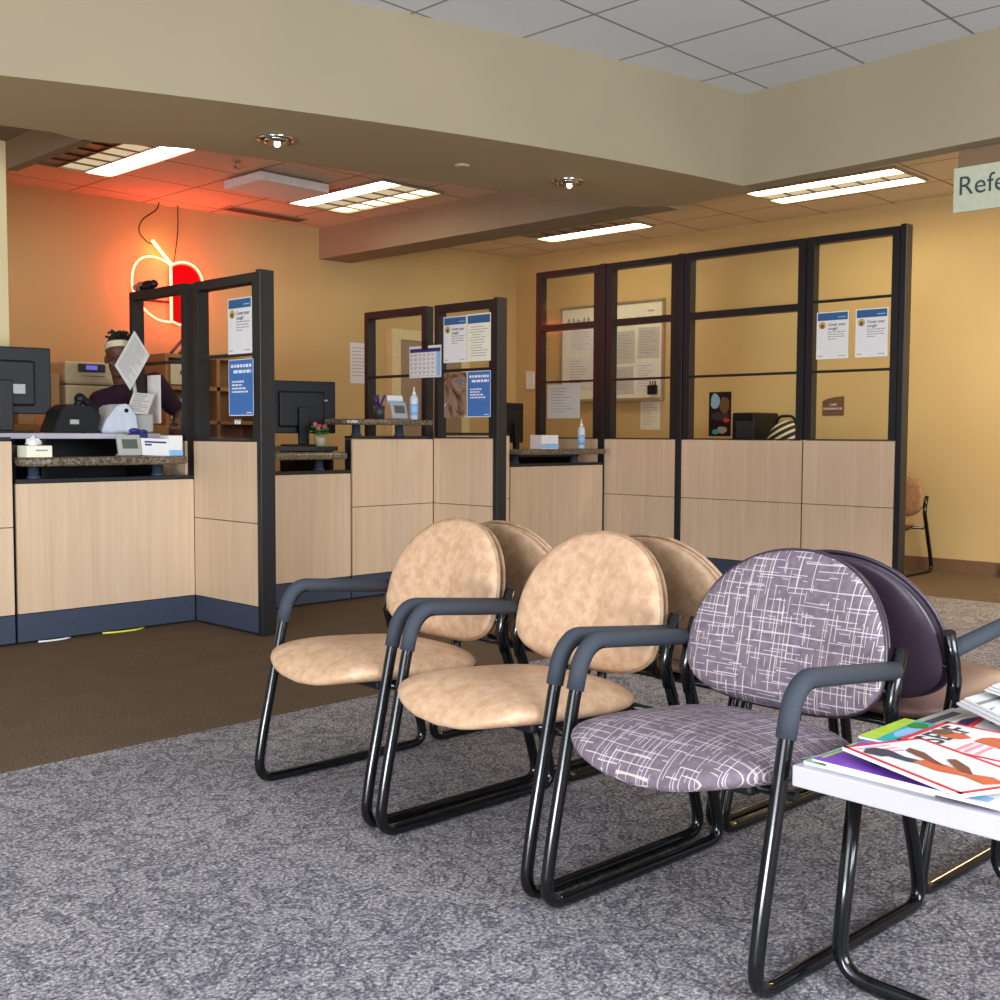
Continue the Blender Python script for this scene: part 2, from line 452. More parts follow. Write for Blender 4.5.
# ------------------------------------------------------------------ partitions
T = 0.075
def partition(axis, c, a0, a1, label, woods, kick=0.155, glz=None, beams=(), bars=(), top=None, post=None, posth=None, stile=0.045, woodtop=None, cap=True, name='partition_panel', kickface=True):
    """axis 'x': panel stands across x=c and runs along y; axis 'y': stands across y=c, runs along x.
    woods: list of z edges of the laminate panels; glz: z where glass starts; top: top of frame"""
    def bx(mb, u0, d0, z0, u1, d1, z1, bev=0.0):
        if axis == 'y': mb.box(u0, c+d0, z0, u1, c+d1, z1, bev)
        else: mb.box(c+d0, u0, z0, c+d1, u1, z1, bev)
    mid = ((a0+a1)/2, c+T/2, 0) if axis == 'y' else (c+T/2, (a0+a1)/2, 0)
    t = thing(name, label, 'partition', mid)
    wt = woods[-1]
    # metal core and rails
    f = MB()
    bx(f, a0, 0.010, 0.02, a1, T-0.010, wt)
    e = 0.004
    if glz is not None:
        bx(f, a0+e, 0, wt+0.002, a1-e, T, glz)
        bx(f, a0+e, 0, glz, a0+stile, T, top); bx(f, a1-stile, 0, glz, a1-e, T, top)
        bx(f, a0+stile, 0, top-0.05, a1-stile, T, top)
        for z in beams: bx(f, a0+stile, 0, z-0.05, a1-stile, T, z)
        for z in bars: bx(f, a0+stile, 0.0, z-0.009, a1-stile, 0.022, z+0.009)
    else:
        bx(f, a0+e, 0, wt+0.002, a1-e, T, wt+0.02)
    f.build('frame', 'frame', t)
    k = MB(); bx(k, a0+0.002, 0.0, 0.012, a1-0.002, 0.008, kick-0.003); bx(k, a0+0.002, T-0.008, 0.012, a1-0.002, T, kick-0.003)
    k.build('kick_plate', 'frame2', t)
    zz = [kick] + list(woods)
    for z0, z1 in zip(zz, zz[1:]):
        w = MB(); bx(w, a0+0.004, -0.006, z0+0.002, a1-0.004, 0.010, z1-0.002, 0.0015); bx(w, a0+0.004, T-0.010, z0+0.002, a1-0.004, T+0.006, z1-0.002)
        w.build('wood_panel', 'maple', t)
    if glz is not None:
        lv = sorted([(glz, glz)] + [(z-0.05, z) for z in beams] + [(z-0.009, z+0.009) for z in bars] + [(top-0.05, top)])
        for (l0, l1), (h0, h1) in zip(lv, lv[1:]):
            g = MB(); bx(g, a0+stile, 0.009, l1, a1-stile, 0.014, h0); g.build('glass_pane', 'glass', t)
    if post is not None:
        p = MB(); p0, p1 = post
        bx(p, p0, -0.008, 0.0, p1, T+0.008, (posth or top), 0.004)
        p.build('end_post', 'frame', t)
    return t

Y1 = 5.69; X1 = 3.39; X2 = 5.285; Y2 = 5.745; X3 = 7.18
partition('y', Y1, 1.55, 2.362, 'maple panel at the left edge under the black monitor, split by a seam', [0.60, 1.035])
partition('y', Y1, 2.372, 3.385, 'wide single maple counter front below the granite shelf with tissue box', [0.82])
partition('x', X1, 5.055, 5.688, 'glazed side partition with one white and one blue poster, near the red neon sign', [0.60, 1.035], glz=1.045, bars=[1.50], top=1.925, post=(5.015, 5.053), posth=1.935)
partition('x', X1, 5.772, 6.42, 'glazed partition bay right in front of the person in the plum shirt', [0.60, 1.035], glz=1.045, bars=[1.49], top=1.93)
partition('y', Y2, 3.475, 4.556, 'single maple counter front right of the first glazed side partition', [0.825])
partition('y', Y2, 4.564, 5.278, 'maple panel with one seam below the raised granite shelf with bottle', [0.603, 1.045])
partition('x', X2, 5.165, 5.742, 'glazed side partition with two white posters and a blue one, middle of the room', [0.603, 1.05], glz=1.06, bars=[1.51], top=1.96, post=(5.125, 5.163), posth=1.97)
partition('x', X2, 5.825, 6.50, 'glazed partition bay behind the clipped paper calendar', [0.603, 1.05], glz=1.06, bars=[1.49], top=1.965)
partition('y', Y2, 5.37, 6.045, 'maple panel half hidden behind the second glazed side partition', [0.603, 1.07])
partition('y', Y2, 6.052, 7.145, 'maple counter front left of the tall glazed wall, below white bottle', [0.838])
G = 'tall glazed partition bays'
TR = 2.455
partition('x', X3, 5.82, 6.52, 'tall glazed partition bay farthest to the left, above the third counter', [0.60, 1.045], glz=1.055, beams=[2.005], bars=[1.522], top=TR, stile=0.06)
partition('x', X3, 5.055, 5.755, 'tall glazed partition bay showing the wall whiteboard, second from the left', [0.60, 1.045], glz=1.055, beams=[2.005], bars=[1.522], top=TR, stile=0.06)
partition('x', X3, 3.975, 5.0, 'widest tall glazed partition bay, with striped item visible behind it', [0.60, 1.045], glz=1.055, beams=[2.005], bars=[1.522], top=TR, stile=0.06)
partition('x', X3, 3.295, 3.970, 'tall glazed partition bay at the right end with two white posters', [0.60, 1.045], glz=1.055, bars=[2.005, 1.522], top=TR, post=(3.25, 3.293), posth=TR+0.01, stile=0.055)
for u0, u1, lab in ((5.756, 5.819, 'dark partition post left of the whiteboard bay'), (5.001, 5.054, 'dark partition post between the whiteboard bay and the widest bay')):
    b = MB(); b.box(X3-0.008, u0+0.001, 0, X3+T+0.008, u1-0.001, TR+0.004, 0.003)
    tag(reorigin(b.build('partition_post', 'frame')), lab, 'post')

# ------------------------------------------------------------------ counters (transaction shelves)
def shelf(label, x0, x1, y0, y1, ztop, th, legs, zleg, round_l=True, round_r=True):
    t = thing('transaction_shelf', label, 'counter', ((x0+x1)/2, (y0+y1)/2, zleg))
    r = (y1-y0)/2*0.9
    pts = []
    def corner(cx, cy, a0): return [(cx+r*math.cos(a0+k*PI/2/5), cy+r*math.sin(a0+k*PI/2/5)) for k in range(6)]
    pts += corner(x0+r, y0+r, PI) if round_l else [(x0, y0)]
    pts += corner(x1-r, y0+r, 1.5*PI) if round_r else [(x1, y0)]
    pts += [(x1, y1), (x0, y1)]
    b = MB(); b.prism(pts, ztop-th, ztop)
    es = [e for e in b.bm.edges if abs(e.verts[0].co.z-e.verts[1].co.z) < 1e-5]
    bmesh.ops.bevel(b.bm, geom=es, offset=th*0.3, segments=3, affect='EDGES', profile=0.5)
    b.build('slab', 'granite', t)
    for lx in legs:
        b = MB(); b.lathe((lx, (y0+y1)/2+0.04, zleg), [(0.036, 0), (0.036, 0.012), (0.028, 0.014), (0.028, ztop-th-zleg-0.001)], 18)
        b.build('leg', 'frame2', t)
    return t
shelf('granite shelf on the left counter carrying the tissue box and signature pad', 2.385, 3.335, 5.585, 5.86, 0.952, 0.045, (2.50, 3.20), 0.840)
shelf('dark granite shelf right of the first glazed partition, in front of a black monitor', 3.48, 4.49, 5.63, 5.85, 0.962, 0.045, (3.62, 4.33), 0.845)
shelf('raised granite shelf in the middle carrying a small device and bottle', 4.47, 5.19, 5.65, 5.90, 1.175, 0.038, (4.66, 5.03), 1.065, True, False)
shelf('granite shelf under the tall glazed wall carrying a bottle and white box', 6.06, 7.045, 5.63, 5.90, 0.968, 0.042, (6.17, 6.86), 0.858, False, False)

# raised white worktop behind left counter
t = thing('desk', 'white worktop behind the left counter holding the black phone', 'desk', (2.6, 6.0, 0))
b = MB(); b.box(1.9, 5.90, 1.045, 3.30, 6.30, 1.075, 0.004); b.build('worktop', 'laminate', t)
for x in (1.92, 2.62, 3.27):
    b = MB(); b.box(x, 5.94, 0, x+0.025, 6.28, 1.045); b.build('side_panel', 'black', t)
b = MB(); b.box(1.95, 6.255, 0.05, 2.619, 6.275, 1.045); b.box(2.646, 6.255, 0.05, 3.269, 6.275, 1.045); b.build('back_panel', 'black', t)
t = thing('desk', 'dark desk behind the counter, holding the middle black monitor', 'desk', (4.1, 6.25, 0))
b = MB(); b.box(3.96, 5.93, 0.965, 4.60, 6.55, 0.995, 0.004); b.build('worktop', 'dark', t)
for x in (3.97, 4.56):
    b = MB(); b.box(x, 5.96, 0, x+0.025, 6.53, 0.965); b.build('side_panel', 'black', t)
t = thing('desk', 'desk behind the third counter, holding the narrow black monitor', 'desk', (6.4, 6.4, 0))
b = MB(); b.box(5.95, 5.95, 0.90, 7.10, 6.75, 0.93, 0.004); b.build('worktop', 'dark', t)
for x in (5.96, 7.06):
    b = MB(); b.box(x, 5.97, 0, x+0.025, 6.73, 0.90); b.build('side_panel', 'black', t)
t = thing('filing_cabinet', 'grey filing cabinet beside the person behind the glazed bay', 'cabinet', (3.70, 6.0, 0))
b = MB(); b.box(3.50, 5.90, 0, 3.90, 6.12, 1.05, 0.005); b.build('body', 'dark', t)
for z in (0.06, 0.40, 0.74):
    b = MB(); b.box(3.51, 5.885, z, 3.89, 5.90, z+0.30, 0.003); d = b.build('drawer', 'dark', t)
    b = MB(); b.box(3.65, 5.872, z+0.22, 3.75, 5.885, z+0.235); b.build('handle', 'chrome', d)

# ------------------------------------------------------------------ chairs
def cushion(outline, thick, nr=14, nt=64, exp=3.2, crown=0.0, fn=None, bias=0.5):
    """closed pillow: outline(theta)->(a,b); fn(a,b,h)->xyz"""
    b = MB(); bm = b.bm
    top, bot = [], []
    for i in range(1, nr+1):
        s = math.sin(i/nr*PI/2)
        h = thick*(1-s**exp)**(1/2.2) if s < 1 else 0.0
        ring_t, ring_b = [], []
        for k in range(nt):
            a, c = outline(2*PI*k/nt)
            pa, pc = a*s, c*s
            cr = crown*(1-s*s)
            ring_t.append(bm.verts.new(fn(pa, pc, h*bias+cr)))
            if i < nr: ring_b.append(bm.verts.new(fn(pa, pc, -h*(1-bias)+cr*0.4)))
        top.append(ring_t); bot.append(ring_b if i < nr else ring_t)
    ct = bm.verts.new(fn(0, 0, thick*bias+crown)); cb = bm.verts.new(fn(0, 0, -thick*(1-bias)+crown*0.4))
    for k in range(nt):
        k2 = (k+1) % nt
        bm.faces.new((ct, top[0][k], top[0][k2])); bm.faces.new((cb, bot[0][k2], bot[0][k]))
        for i in range(nr-1):
            bm.faces.new((top[i][k], top[i+1][k], top[i+1][k2], top[i][k2]))
            bm.faces.new((bot[i][k2], bot[i+1][k2], bot[i+1][k], bot[i][k]))
    bmesh.ops.recalc_face_normals(bm, faces=bm.faces)
    return b
def sup(th, a, b, n):
    c, s = math.cos(th), math.sin(th)
    return (a*math.copysign(abs(c)**(2/n), c), b*math.copysign(abs(s)**(2/n), s))
def back_out(th):
    if math.sin(th) >= 0:
        return sup(th, 0.262, 0.246, 2.15)
    return sup(th, 0.262, 0.120, 2.7)
ZB = 0.560
def back_fn(off):
    def f(a, c, h):
        # a across (y), c up; the pad leans back and wraps forward at the sides
        x = 0.222 + 0.235*c - 0.45*a*a - (h + off)
        return (x, a, ZB + c)
    return f
def seat_out(th):
    # a = depth (x, front negative), c = across
    a, c = sup(th, 0.263, 0.254, 3.9)
    if a < 0: a -= 0.022*(1-(c/0.245)**2)
    c *= 1.0 - 0.05*(a/0.255)
    return (a, c)
def seat_fn(a, c, h):
    z = 0.418 - 0.045*max(0, -a/0.255)**3*(1-(c/0.26)**2) - 0.02*(a/0.255) + h*(1.0)
    return (a-0.064, c, z - 0.012*(c/0.245)**2)
PROF = [(0.226,0.608),(0.184,0.495),(0.222,0.395),(0.318,0.130),(0.348,0.0155),(-0.314,0.0155),(-0.293,0.150),(-0.212,0.520),(-0.165,0.600),(0.185,0.572)]
def make_chair(label, seat_m, back_m, shell_m, group, arms=True):
    t = thing('armchair' if arms else 'side_chair', label, 'chair', (0,0,0), group, world=False)
    def pad(name, mats, fn):
        return cushion(back_out, 0.062, fn=fn, bias=0.55)
    bk = pad('b', None, back_fn(0.012)).build('backrest', back_m, t, smooth=True)
    sh = cushion(lambda th: tuple(q*0.985 for q in back_out(th)), 0.040, fn=back_fn(-0.022), bias=0.45).build('back_shell', shell_m, t, smooth=True)
    f = back_fn(0.006)
    b = MB(); b.tube([f(*back_out(2*PI*k/72), 0) for k in range(72)], 0.0055, 8, closed=True)
    b.build('piping', shell_m, bk)
    st = cushion(seat_out, 0.088, fn=seat_fn, bias=0.50, nr=12).build('seat', seat_m, t, smooth=True)
    b = MB(); b.box(-0.20, -0.19, 0.355, 0.17, 0.19, 0.388, 0.01); b.build('seat_pan', 'black', t)
    for s in (-1, 1):
        y = s*0.278
        pts = [(x, y, z) for x, z in PROF]
        path = fillet(pts[:9], [0, .05, .05, .08, .07, .075, .05, .08, .09], 7)[:-1]
        full = fillet(pts, [0, .045, .05, .09, .075, .085, .09, .09, .07, 0], 7)
        if not arms: full = fillet([(x, y, z) for x, z in PROF[:7]] + [(-0.25, y, 0.37), (-0.1, y, 0.375)], [0, .045, .05, .09, .075, .085, .09, .04, 0], 7)
        b = MB(); b.tube(full, 0.0155, 12)
        b.build('side_frame', 'black_gloss', t)
        # foam grip over the arm
        if not arms: continue
        gp = [p for p in fillet([(-0.218, y, 0.497), (-0.200, y, 0.568), (-0.158, y, 0.606), (0.198, y, 0.571)], [0, .05, .07, 0], 8)]
        b = MB(); b.tube(gp, 0.0205, 14); b.ball(gp[-1], 0.0202)
        b.build('armrest', 'grip', t)
        b = MB(); b.tube([(0.230, y, 0.615), (0.200, y, 0.54), (0.188, y, 0.495), (0.206, y, 0.43)], 0.0165, 12); b.build('upright', 'black_gloss', t)
    b = MB(); b.tube([(-0.17, -0.275, 0.372), (-0.17, 0.275, 0.372)], 0.011); b.build('crossbar', 'black_gloss', t)
    b = MB(); b.tube([(0.19, -0.275, 0.360), (0.19, 0.275, 0.360)], 0.011); b.build('crossbar', 'black_gloss', t)
    b = MB(); b.tube(fillet([(0.12, 0, 0.368), (0.255, 0, 0.368), (0.262, 0, 0.50), (0.275, 0, 0.60)], 0.05, 5), 0.014); b.build('back_support', 'black_gloss', t)
    for s in (-1, 1):
        b = MB(); b.tube([(0.192, s*0.272, 0.520), (0.190, s*0.20, 0.540)], 0.009); b.build('back_bracket', 'black_gloss', t)
    return t
def copy_tree(o, parent=None):
    c = o.copy(); COL.objects.link(c)
    if parent is not None: c.parent = parent
    for ch in list(o.children): copy_tree(ch, c)
    return c
RZ = -0.055
def place(o, x, y, rz): o.location = (x, y, 0); o.rotation_euler = (0, 0, rz)
GC = 'waiting room armchairs back to back'
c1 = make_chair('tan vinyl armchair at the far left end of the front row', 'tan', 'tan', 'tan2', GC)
c2 = copy_tree(c1); c2['label'] = 'tan vinyl armchair in the front row beside the plum crosshatch chair'
c3 = make_chair('plum armchair with pale crosshatch fabric beside the magazine table', 'plaid_seat', 'plaid_back', 'purplevinyl', GC)
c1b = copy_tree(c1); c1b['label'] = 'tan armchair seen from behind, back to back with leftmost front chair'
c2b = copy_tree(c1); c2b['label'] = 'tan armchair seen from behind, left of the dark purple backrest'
c3b = make_chair('dark purple vinyl armchair seen from behind, back to the crosshatch chair', 'mauve', 'purplevinyl', 'purplevinyl', GC)
place(c1, 2.228, 2.602, RZ); place(c2, 2.188, 1.974, RZ); place(c3, 2.150, 1.350, RZ)
place(c1b, 2.962, 2.575, PI+RZ); place(c2b, 2.922, 1.935, PI+RZ); place(c3b, 2.885, 1.335, PI+RZ)
for c_ in (c1b, c2b, c3b):
    for ch in c_.children:
        if ch.name.startswith(('backrest', 'back_shell')): ch.location.z -= 0.018
cw = make_chair('brown armless chair against the right wall behind the glazed partition end', 'brownv', 'brownv', 'brownv', None, arms=False)
place(cw, 8.42, 3.98, 0.0)

# ------------------------------------------------------------------ magazine table
ang = -0.06
TM = Matrix.Translation((1.885, 1.052, 0)) @ Matrix.Rotation(ang, 4, 'Z')     # local: +x along depth, -y towards right
TL, TD, TZ = 0.62, 0.98, 0.46
tb = thing('magazine_table', 'white laminate side table on black tube legs, covered in magazines', 'table', (0,0,0), world=False)
b = MB(); b.box(0, -TL, TZ-0.040, TD, 0, TZ, 0.003); b.build('tabletop', 'laminate', tb)
for x in (0.150, 0.86):
    p = [(x, -0.05, TZ-0.041), (x, -0.015, 0.0155), (x, -TL+0.015, 0.0155), (x, -TL+0.05, TZ-0.041)]
    b = MB(); b.tube(fillet(p, 0.075, 8), 0.0155, 12); b.build('sled_leg', 'black_gloss', tb)
b = MB(); b.tube([(0.150, -0.10, TZ-0.051), (0.86, -0.10, TZ-0.051)], 0.010); b.build('crossbar', 'black_gloss', tb)
b = MB(); b.tube([(0.150, -TL+0.10, TZ-0.051), (0.86, -TL+0.10, TZ-0.051)], 0.010); b.build('crossbar', 'black_gloss', tb)
tb.location = TM.translation; tb.rotation_euler = (0, 0, ang)

def magazine(label, corner, dirx, w, h, z, th, base, draws, edge='bedge', sag=0.0):
    """corner: spine-top corner in the world plane; dirx: direction of the title edge (w); page height h runs 90 deg clockwise"""
    ex = Vector((dirx[0], dirx[1], 0)).normalized(); ey = Vector((ex.y, -ex.x, 0))   # page runs down from the title edge
    t = thing('magazine', label, 'magazine', (corner[0], corner[1], z), 'magazines on the side table')
    o = Vector((corner[0], corner[1], z))
    P = lambda u, v, d=0: o + ex*u*w + ey*v*h + Vector((0, 0, d))
    b = MB(); b.prism([tuple(P(u, v)[:2]) for u, v in ((0.003,0.003),(0.997,0.003),(0.997,0.997),(0.003,0.997))], z, z+th*0.86)
    b.build('pages', edge, t)
    mats = [base]; b = MB()
    b.prism([tuple(P(u, v)[:2]) for u, v in ((0,0),(1,0),(1,1),(0,1))], z+th*0.86, z+th)
    lev = 0
    texts = []
    for d in draws:
        m = d[0]
        if m not in mats: mats.append(m)
        mi = mats.index(m); lev += 1
        dz = th + 0.0002*lev
        if d[1] == 'poly':
            b.poly([P(u, v, dz) for u, v in d[2]], mi)
        elif d[1] == 'frame':
            k = d[2]; k2 = k*w/h
            for q in (((0,0),(1,0),(1,k2),(0,k2)), ((0,1-k2),(1,1-k2),(1,1),(0,1)), ((0,0),(k,0),(k,1),(0,1)), ((1-k,0),(1,0),(1,1),(1-k,1))):
                b.poly([P(u, v, dz) for u, v in q], mi)
        elif d[1] == 'text':
            text_bm(b, d[2], d[5], frame_mat(P(d[3], d[4], dz), ex, -ey), mi, 'LEFT', d[6] if len(d) > 6 else 0)
    bmesh.ops.recalc_face_normals(b.bm, faces=b.bm.faces)
    b.build('cover', mats, t)
    return t
def blob(cx, cy, rx, ry, n=12, seed=0, rough=0.15):
    rr = random.Random(seed)
    return [(cx+rx*(1+rr.uniform(-rough, rough))*math.cos(2*PI*k/n), cy+ry*(1+rr.uniform(-rough, rough))*math.sin(2*PI*k/n)) for k in range(n)]
bars = lambda m, x0, x1, ys, th=0.018: [(m, 'poly', [(x0, y), (x1, y), (x1, y+th), (x0, y+th)]) for y in ys]

# ------------------------------------------------------------------ lights fixtures
def troffer(label, x0, x1, y0, y1, bays):
    t = thing('ceiling_light', label, 'ceiling light', ((x0+x1)/2, (y0+y1)/2, ZC-0.02), 'recessed ceiling lights')
    b = MB(); w = 0.02; z0, z1 = ZC-0.022, ZC-0.001
    w = 0.014; b.box(x0, y0, z0, x0+w, y1, z1); b.box(x1-w, y0, z0, x1, y1, z1); b.box(x0+w, y0, z0, x1-w, y0+w, z1); b.box(x0+w, y1-w, z0, x1-w, y1, z1)
    b.build('frame', 'alu', t)
    n = len(bays); bw = (x1-x0-2*w)/n
    for i, m in enumerate(bays):
        a = x0+w+i*bw
        b = MB(); b.box(a+0.004, y0+w, ZC-0.008, a+bw-0.004, y1-w, ZC-0.002); b.build('lamp_bay', m, t)
    b = MB()
    for i in range(1, n): b.box(x0+w+i*bw-0.004, y0+w, z0+0.002, x0+w+i*bw+0.004, y1-w, z1-0.002)
    b.build('divider', 'alu', t)
    for i, m in enumerate(bays):
        if m in ('lamp_white', 'lamp_right'): continue
        a = x0+w+i*bw; k = 6
        for j in range(1, k):
            y = y0+w+(y1-y0-2*w)*j/k
            b = MB(); b.box(a+0.005, y-0.003, z0+0.002, a+bw-0.005, y+0.003, ZC-0.008)
            b.build('louvre', 'lamp_dim' , t)
    return t
troffer('recessed ceiling light nearest the left wall, above the red neon sign', 3.42, 4.04, 6.66, 7.88, ['lamp_dim', 'lamp_mid', 'lamp_white'])
troffer('recessed ceiling light left of the reddish ceiling beam', 5.46, 6.08, 6.50, 7.70, ['lamp_white', 'lamp_mid', 'lamp_warm'])
troffer('recessed ceiling light with one lit strip above the leftmost tall bays', 7.86, 8.32, 6.12, 7.34, ['lamp_dim', 'lamp_right'])
troffer('recessed two-strip ceiling light at the right, near the hanging sign', 7.66, 8.22, 3.57, 4.78, ['lamp_right', 'lamp_mid', 'lamp_right'])

def downlight(label, x, y):
    t = thing('downlight', label, 'downlight', (x, y, ZS), 'round downlights in the soffit')
    b = MB(); b.tube([(x+0.085*math.cos(a), y+0.085*math.sin(a), ZS-0.006) for a in [2*PI*k/32 for k in range(32)]], 0.012, 8, closed=True); b.build('trim_ring', 'chrome', t)
    b = MB(); b.lathe((x, y, ZS-0.03), [(0.055, 0), (0.078, 0.029)], 24); b.build('reflector', 'chrome', t)
    b = MB(); b.ball((x-0.01, y-0.02, ZS-0.036), 0.016); b.build('bulb', 'spot', t)
downlight('chrome downlight in the soffit, nearer the red neon sign', 3.355, 4.815)
downlight('chrome downlight in the soffit, nearer the bulkhead corner', 5.07, 4.355)
b = MB(); b.lathe((4.39, 4.54, ZS-0.012), [(0.03, 0), (0.045, 0.004), (0.045, 0.0115)], 20)
tag(reorigin(b.build('smoke_detector', 'soffit')), 'small flat disc on the soffit between the two downlights', 'detector')
t = thing('sprinkler', 'small sprinkler head on the tiled ceiling left of the air deflector', 'sprinkler', (4.43, 6.85, ZC))
b = MB(); b.lathe((4.43, 6.85, ZC-0.06), [(0.03, 0), (0.03, 0.004), (0.008, 0.006), (0.008, 0.05), (0.035, 0.052), (0.035, 0.061)], 14); b.build('head', 'alu', t)
t = thing('air_deflector', 'white box shaped air deflector hanging under the tiled ceiling', 'air deflector', (4.95, 7.1, ZC-0.10))
b = MB(); b.box(4.66, 6.88, ZC-0.085, 5.26, 6.90, ZC-0.025); b.box(4.66, 6.90, ZC-0.085, 4.68, 7.36, ZC-0.025); b.box(5.24, 6.90, ZC-0.085, 5.26, 7.36, ZC-0.025)
b.box(4.68, 6.90, ZC-0.085, 5.24, 7.36, ZC-0.075); b.build('housing', 'white', t)
b = MB()
for x, y in ((4.70, 6.92), (5.22, 6.92), (4.70, 7.34), (5.22, 7.34)): b.tube([(x, y, ZC-0.074), (x, y, ZC-0.001)], 0.005, 6)
b.build('hanger', 'alu', t)
t = thing('air_vent', 'dark slot air vent at the edge of the reddish ceiling', 'vent', (5.2, 8.25, ZC))
b = MB(); b.box(5.25, 8.20, ZC-0.012, 6.05, 8.36, ZC-0.001); b.build('frame', 'soffit', t)
b = MB()
for k in range(4): b.box(5.28, 8.215+k*0.036, ZC-0.016, 6.02, 8.235+k*0.036, ZC-0.012)
b.build('slat', 'brown', t)

# ------------------------------------------------------------------ neon sign
NX, NY, KS = 4.715, 8.53, 1.027
t = thing('neon_sign', 'glowing red apple shaped neon sign hanging in front of the back wall', 'neon sign', (NX*KS, NY, 2.0))
def bez(p0, p1, p2, p3, n=14):
    out = []
    for k in range(n+1):
        s = k/n
        out.append(tuple(p0[i]*(1-s)**3 + 3*p1[i]*s*(1-s)**2 + 3*p2[i]*s*s*(1-s) + p3[i]*s**3 for i in range(2)))
    return out
NP = lambda x, z, dy=0.0: (x*KS, NY+dy, 1.08+(z-1.08)*KS)
NZC = 1.08+(ZC-0.001-1.08)/KS
cen, bot = (NX+0.04, 2.430), (NX+0.04, 1.975)
left = bez(cen, (NX-0.08, 2.52), (NX-0.30, 2.52), (NX-0.30, 2.27)) + bez((NX-0.30, 2.27), (NX-0.30, 2.12), (NX-0.14, 1.99), (NX-0.04, 1.98))[1:] + [(NX+0.04, 1.975)]
right = bez(cen, (NX+0.13, 2.50), (NX+0.34, 2.50), (NX+0.34, 2.25)) + bez((NX+0.34, 2.25), (NX+0.34, 2.10), (NX+0.21, 1.95), (NX+0.11, 1.96))[1:] + [(NX+0.04, 1.985)]
P3 = lambda q, dy=0.0: [NP(x, z, dy) for x, z in q]
b = MB(); b.tube(P3(left), 0.0085, 8); b.build('apple_tube', 'neon_warm', t)
b = MB(); b.tube(P3(right), 0.0085, 8); b.build('apple_tube', 'neon_warm', t)
b = MB(); b.tube([NP(cen[0], cen[1]), NP(bot[0], bot[1])], 0.012, 8); b.build('centre_tube', 'neon_warm', t)
b = MB(); b.tube([NP(cen[0], cen[1]+0.01, -0.01), NP(NX-0.03, 2.51, -0.01), NP(NX-0.125, 2.61, -0.01)], 0.011, 8); b.build('stem_tube', 'neon_green', t)
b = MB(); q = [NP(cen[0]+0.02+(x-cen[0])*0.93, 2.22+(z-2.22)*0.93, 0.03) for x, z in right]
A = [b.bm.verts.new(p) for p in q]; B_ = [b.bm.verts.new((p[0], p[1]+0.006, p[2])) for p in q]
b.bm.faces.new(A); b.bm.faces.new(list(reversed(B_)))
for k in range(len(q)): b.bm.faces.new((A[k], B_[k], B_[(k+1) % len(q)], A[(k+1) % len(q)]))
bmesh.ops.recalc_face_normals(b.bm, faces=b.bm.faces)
b.build('red_glow_panel', 'red_glow', t)  # added panel; the wall's red glow put in as emission
b = MB(); b.tube(fillet([NP(4.66, NZC), NP(4.64, 2.86), NP(4.50, 2.76), NP(4.47, 2.66), NP(4.56, 2.585), NP(4.60, 2.585)], 0.07, 6), 0.005, 6); b.build('cord', 'black', t)
b = MB(); b.tube(fillet([NP(4.825, NZC), NP(4.825, 2.70), NP(4.78, 2.44)], 0.1, 6), 0.005, 6); b.build('cord', 'black', t)
b = MB(); x0, y0, z0 = NP(NX-0.29, 2.13, 0.045); x1, _, z1 = NP(NX+0.33, 2.15); b.box(x0, y0, z0, x1, y0+0.01, z1); b.build('bracket', 'black', t)

# ------------------------------------------------------------------ sign hanging at the right
t = thing('hanging_sign', 'pale hanging sign with dark letters below the right bulkhead', 'sign', (5.95, 2.2, 2.24))
def signpt(u): return (5.93 + 0.03*0 , 2.46-u)
b = MB(); b.box(5.925, 1.52, 2.243, 5.937, 2.440, 2.473, 0.002); b.build('board', 'palesign', t)
b = MB(); text_bm(b, 'Referrals', 0.138, frame_mat((5.9235, 2.418, 2.330), (0, -1, 0), (0, 0, 1)), 0); b.build('lettering', 'ink', t)
b = MB(); b.box(5.929, 1.60, 2.474, 5.934, 2.42, ZS-0.001); b.build('bracket', 'soffit_shaded', t)

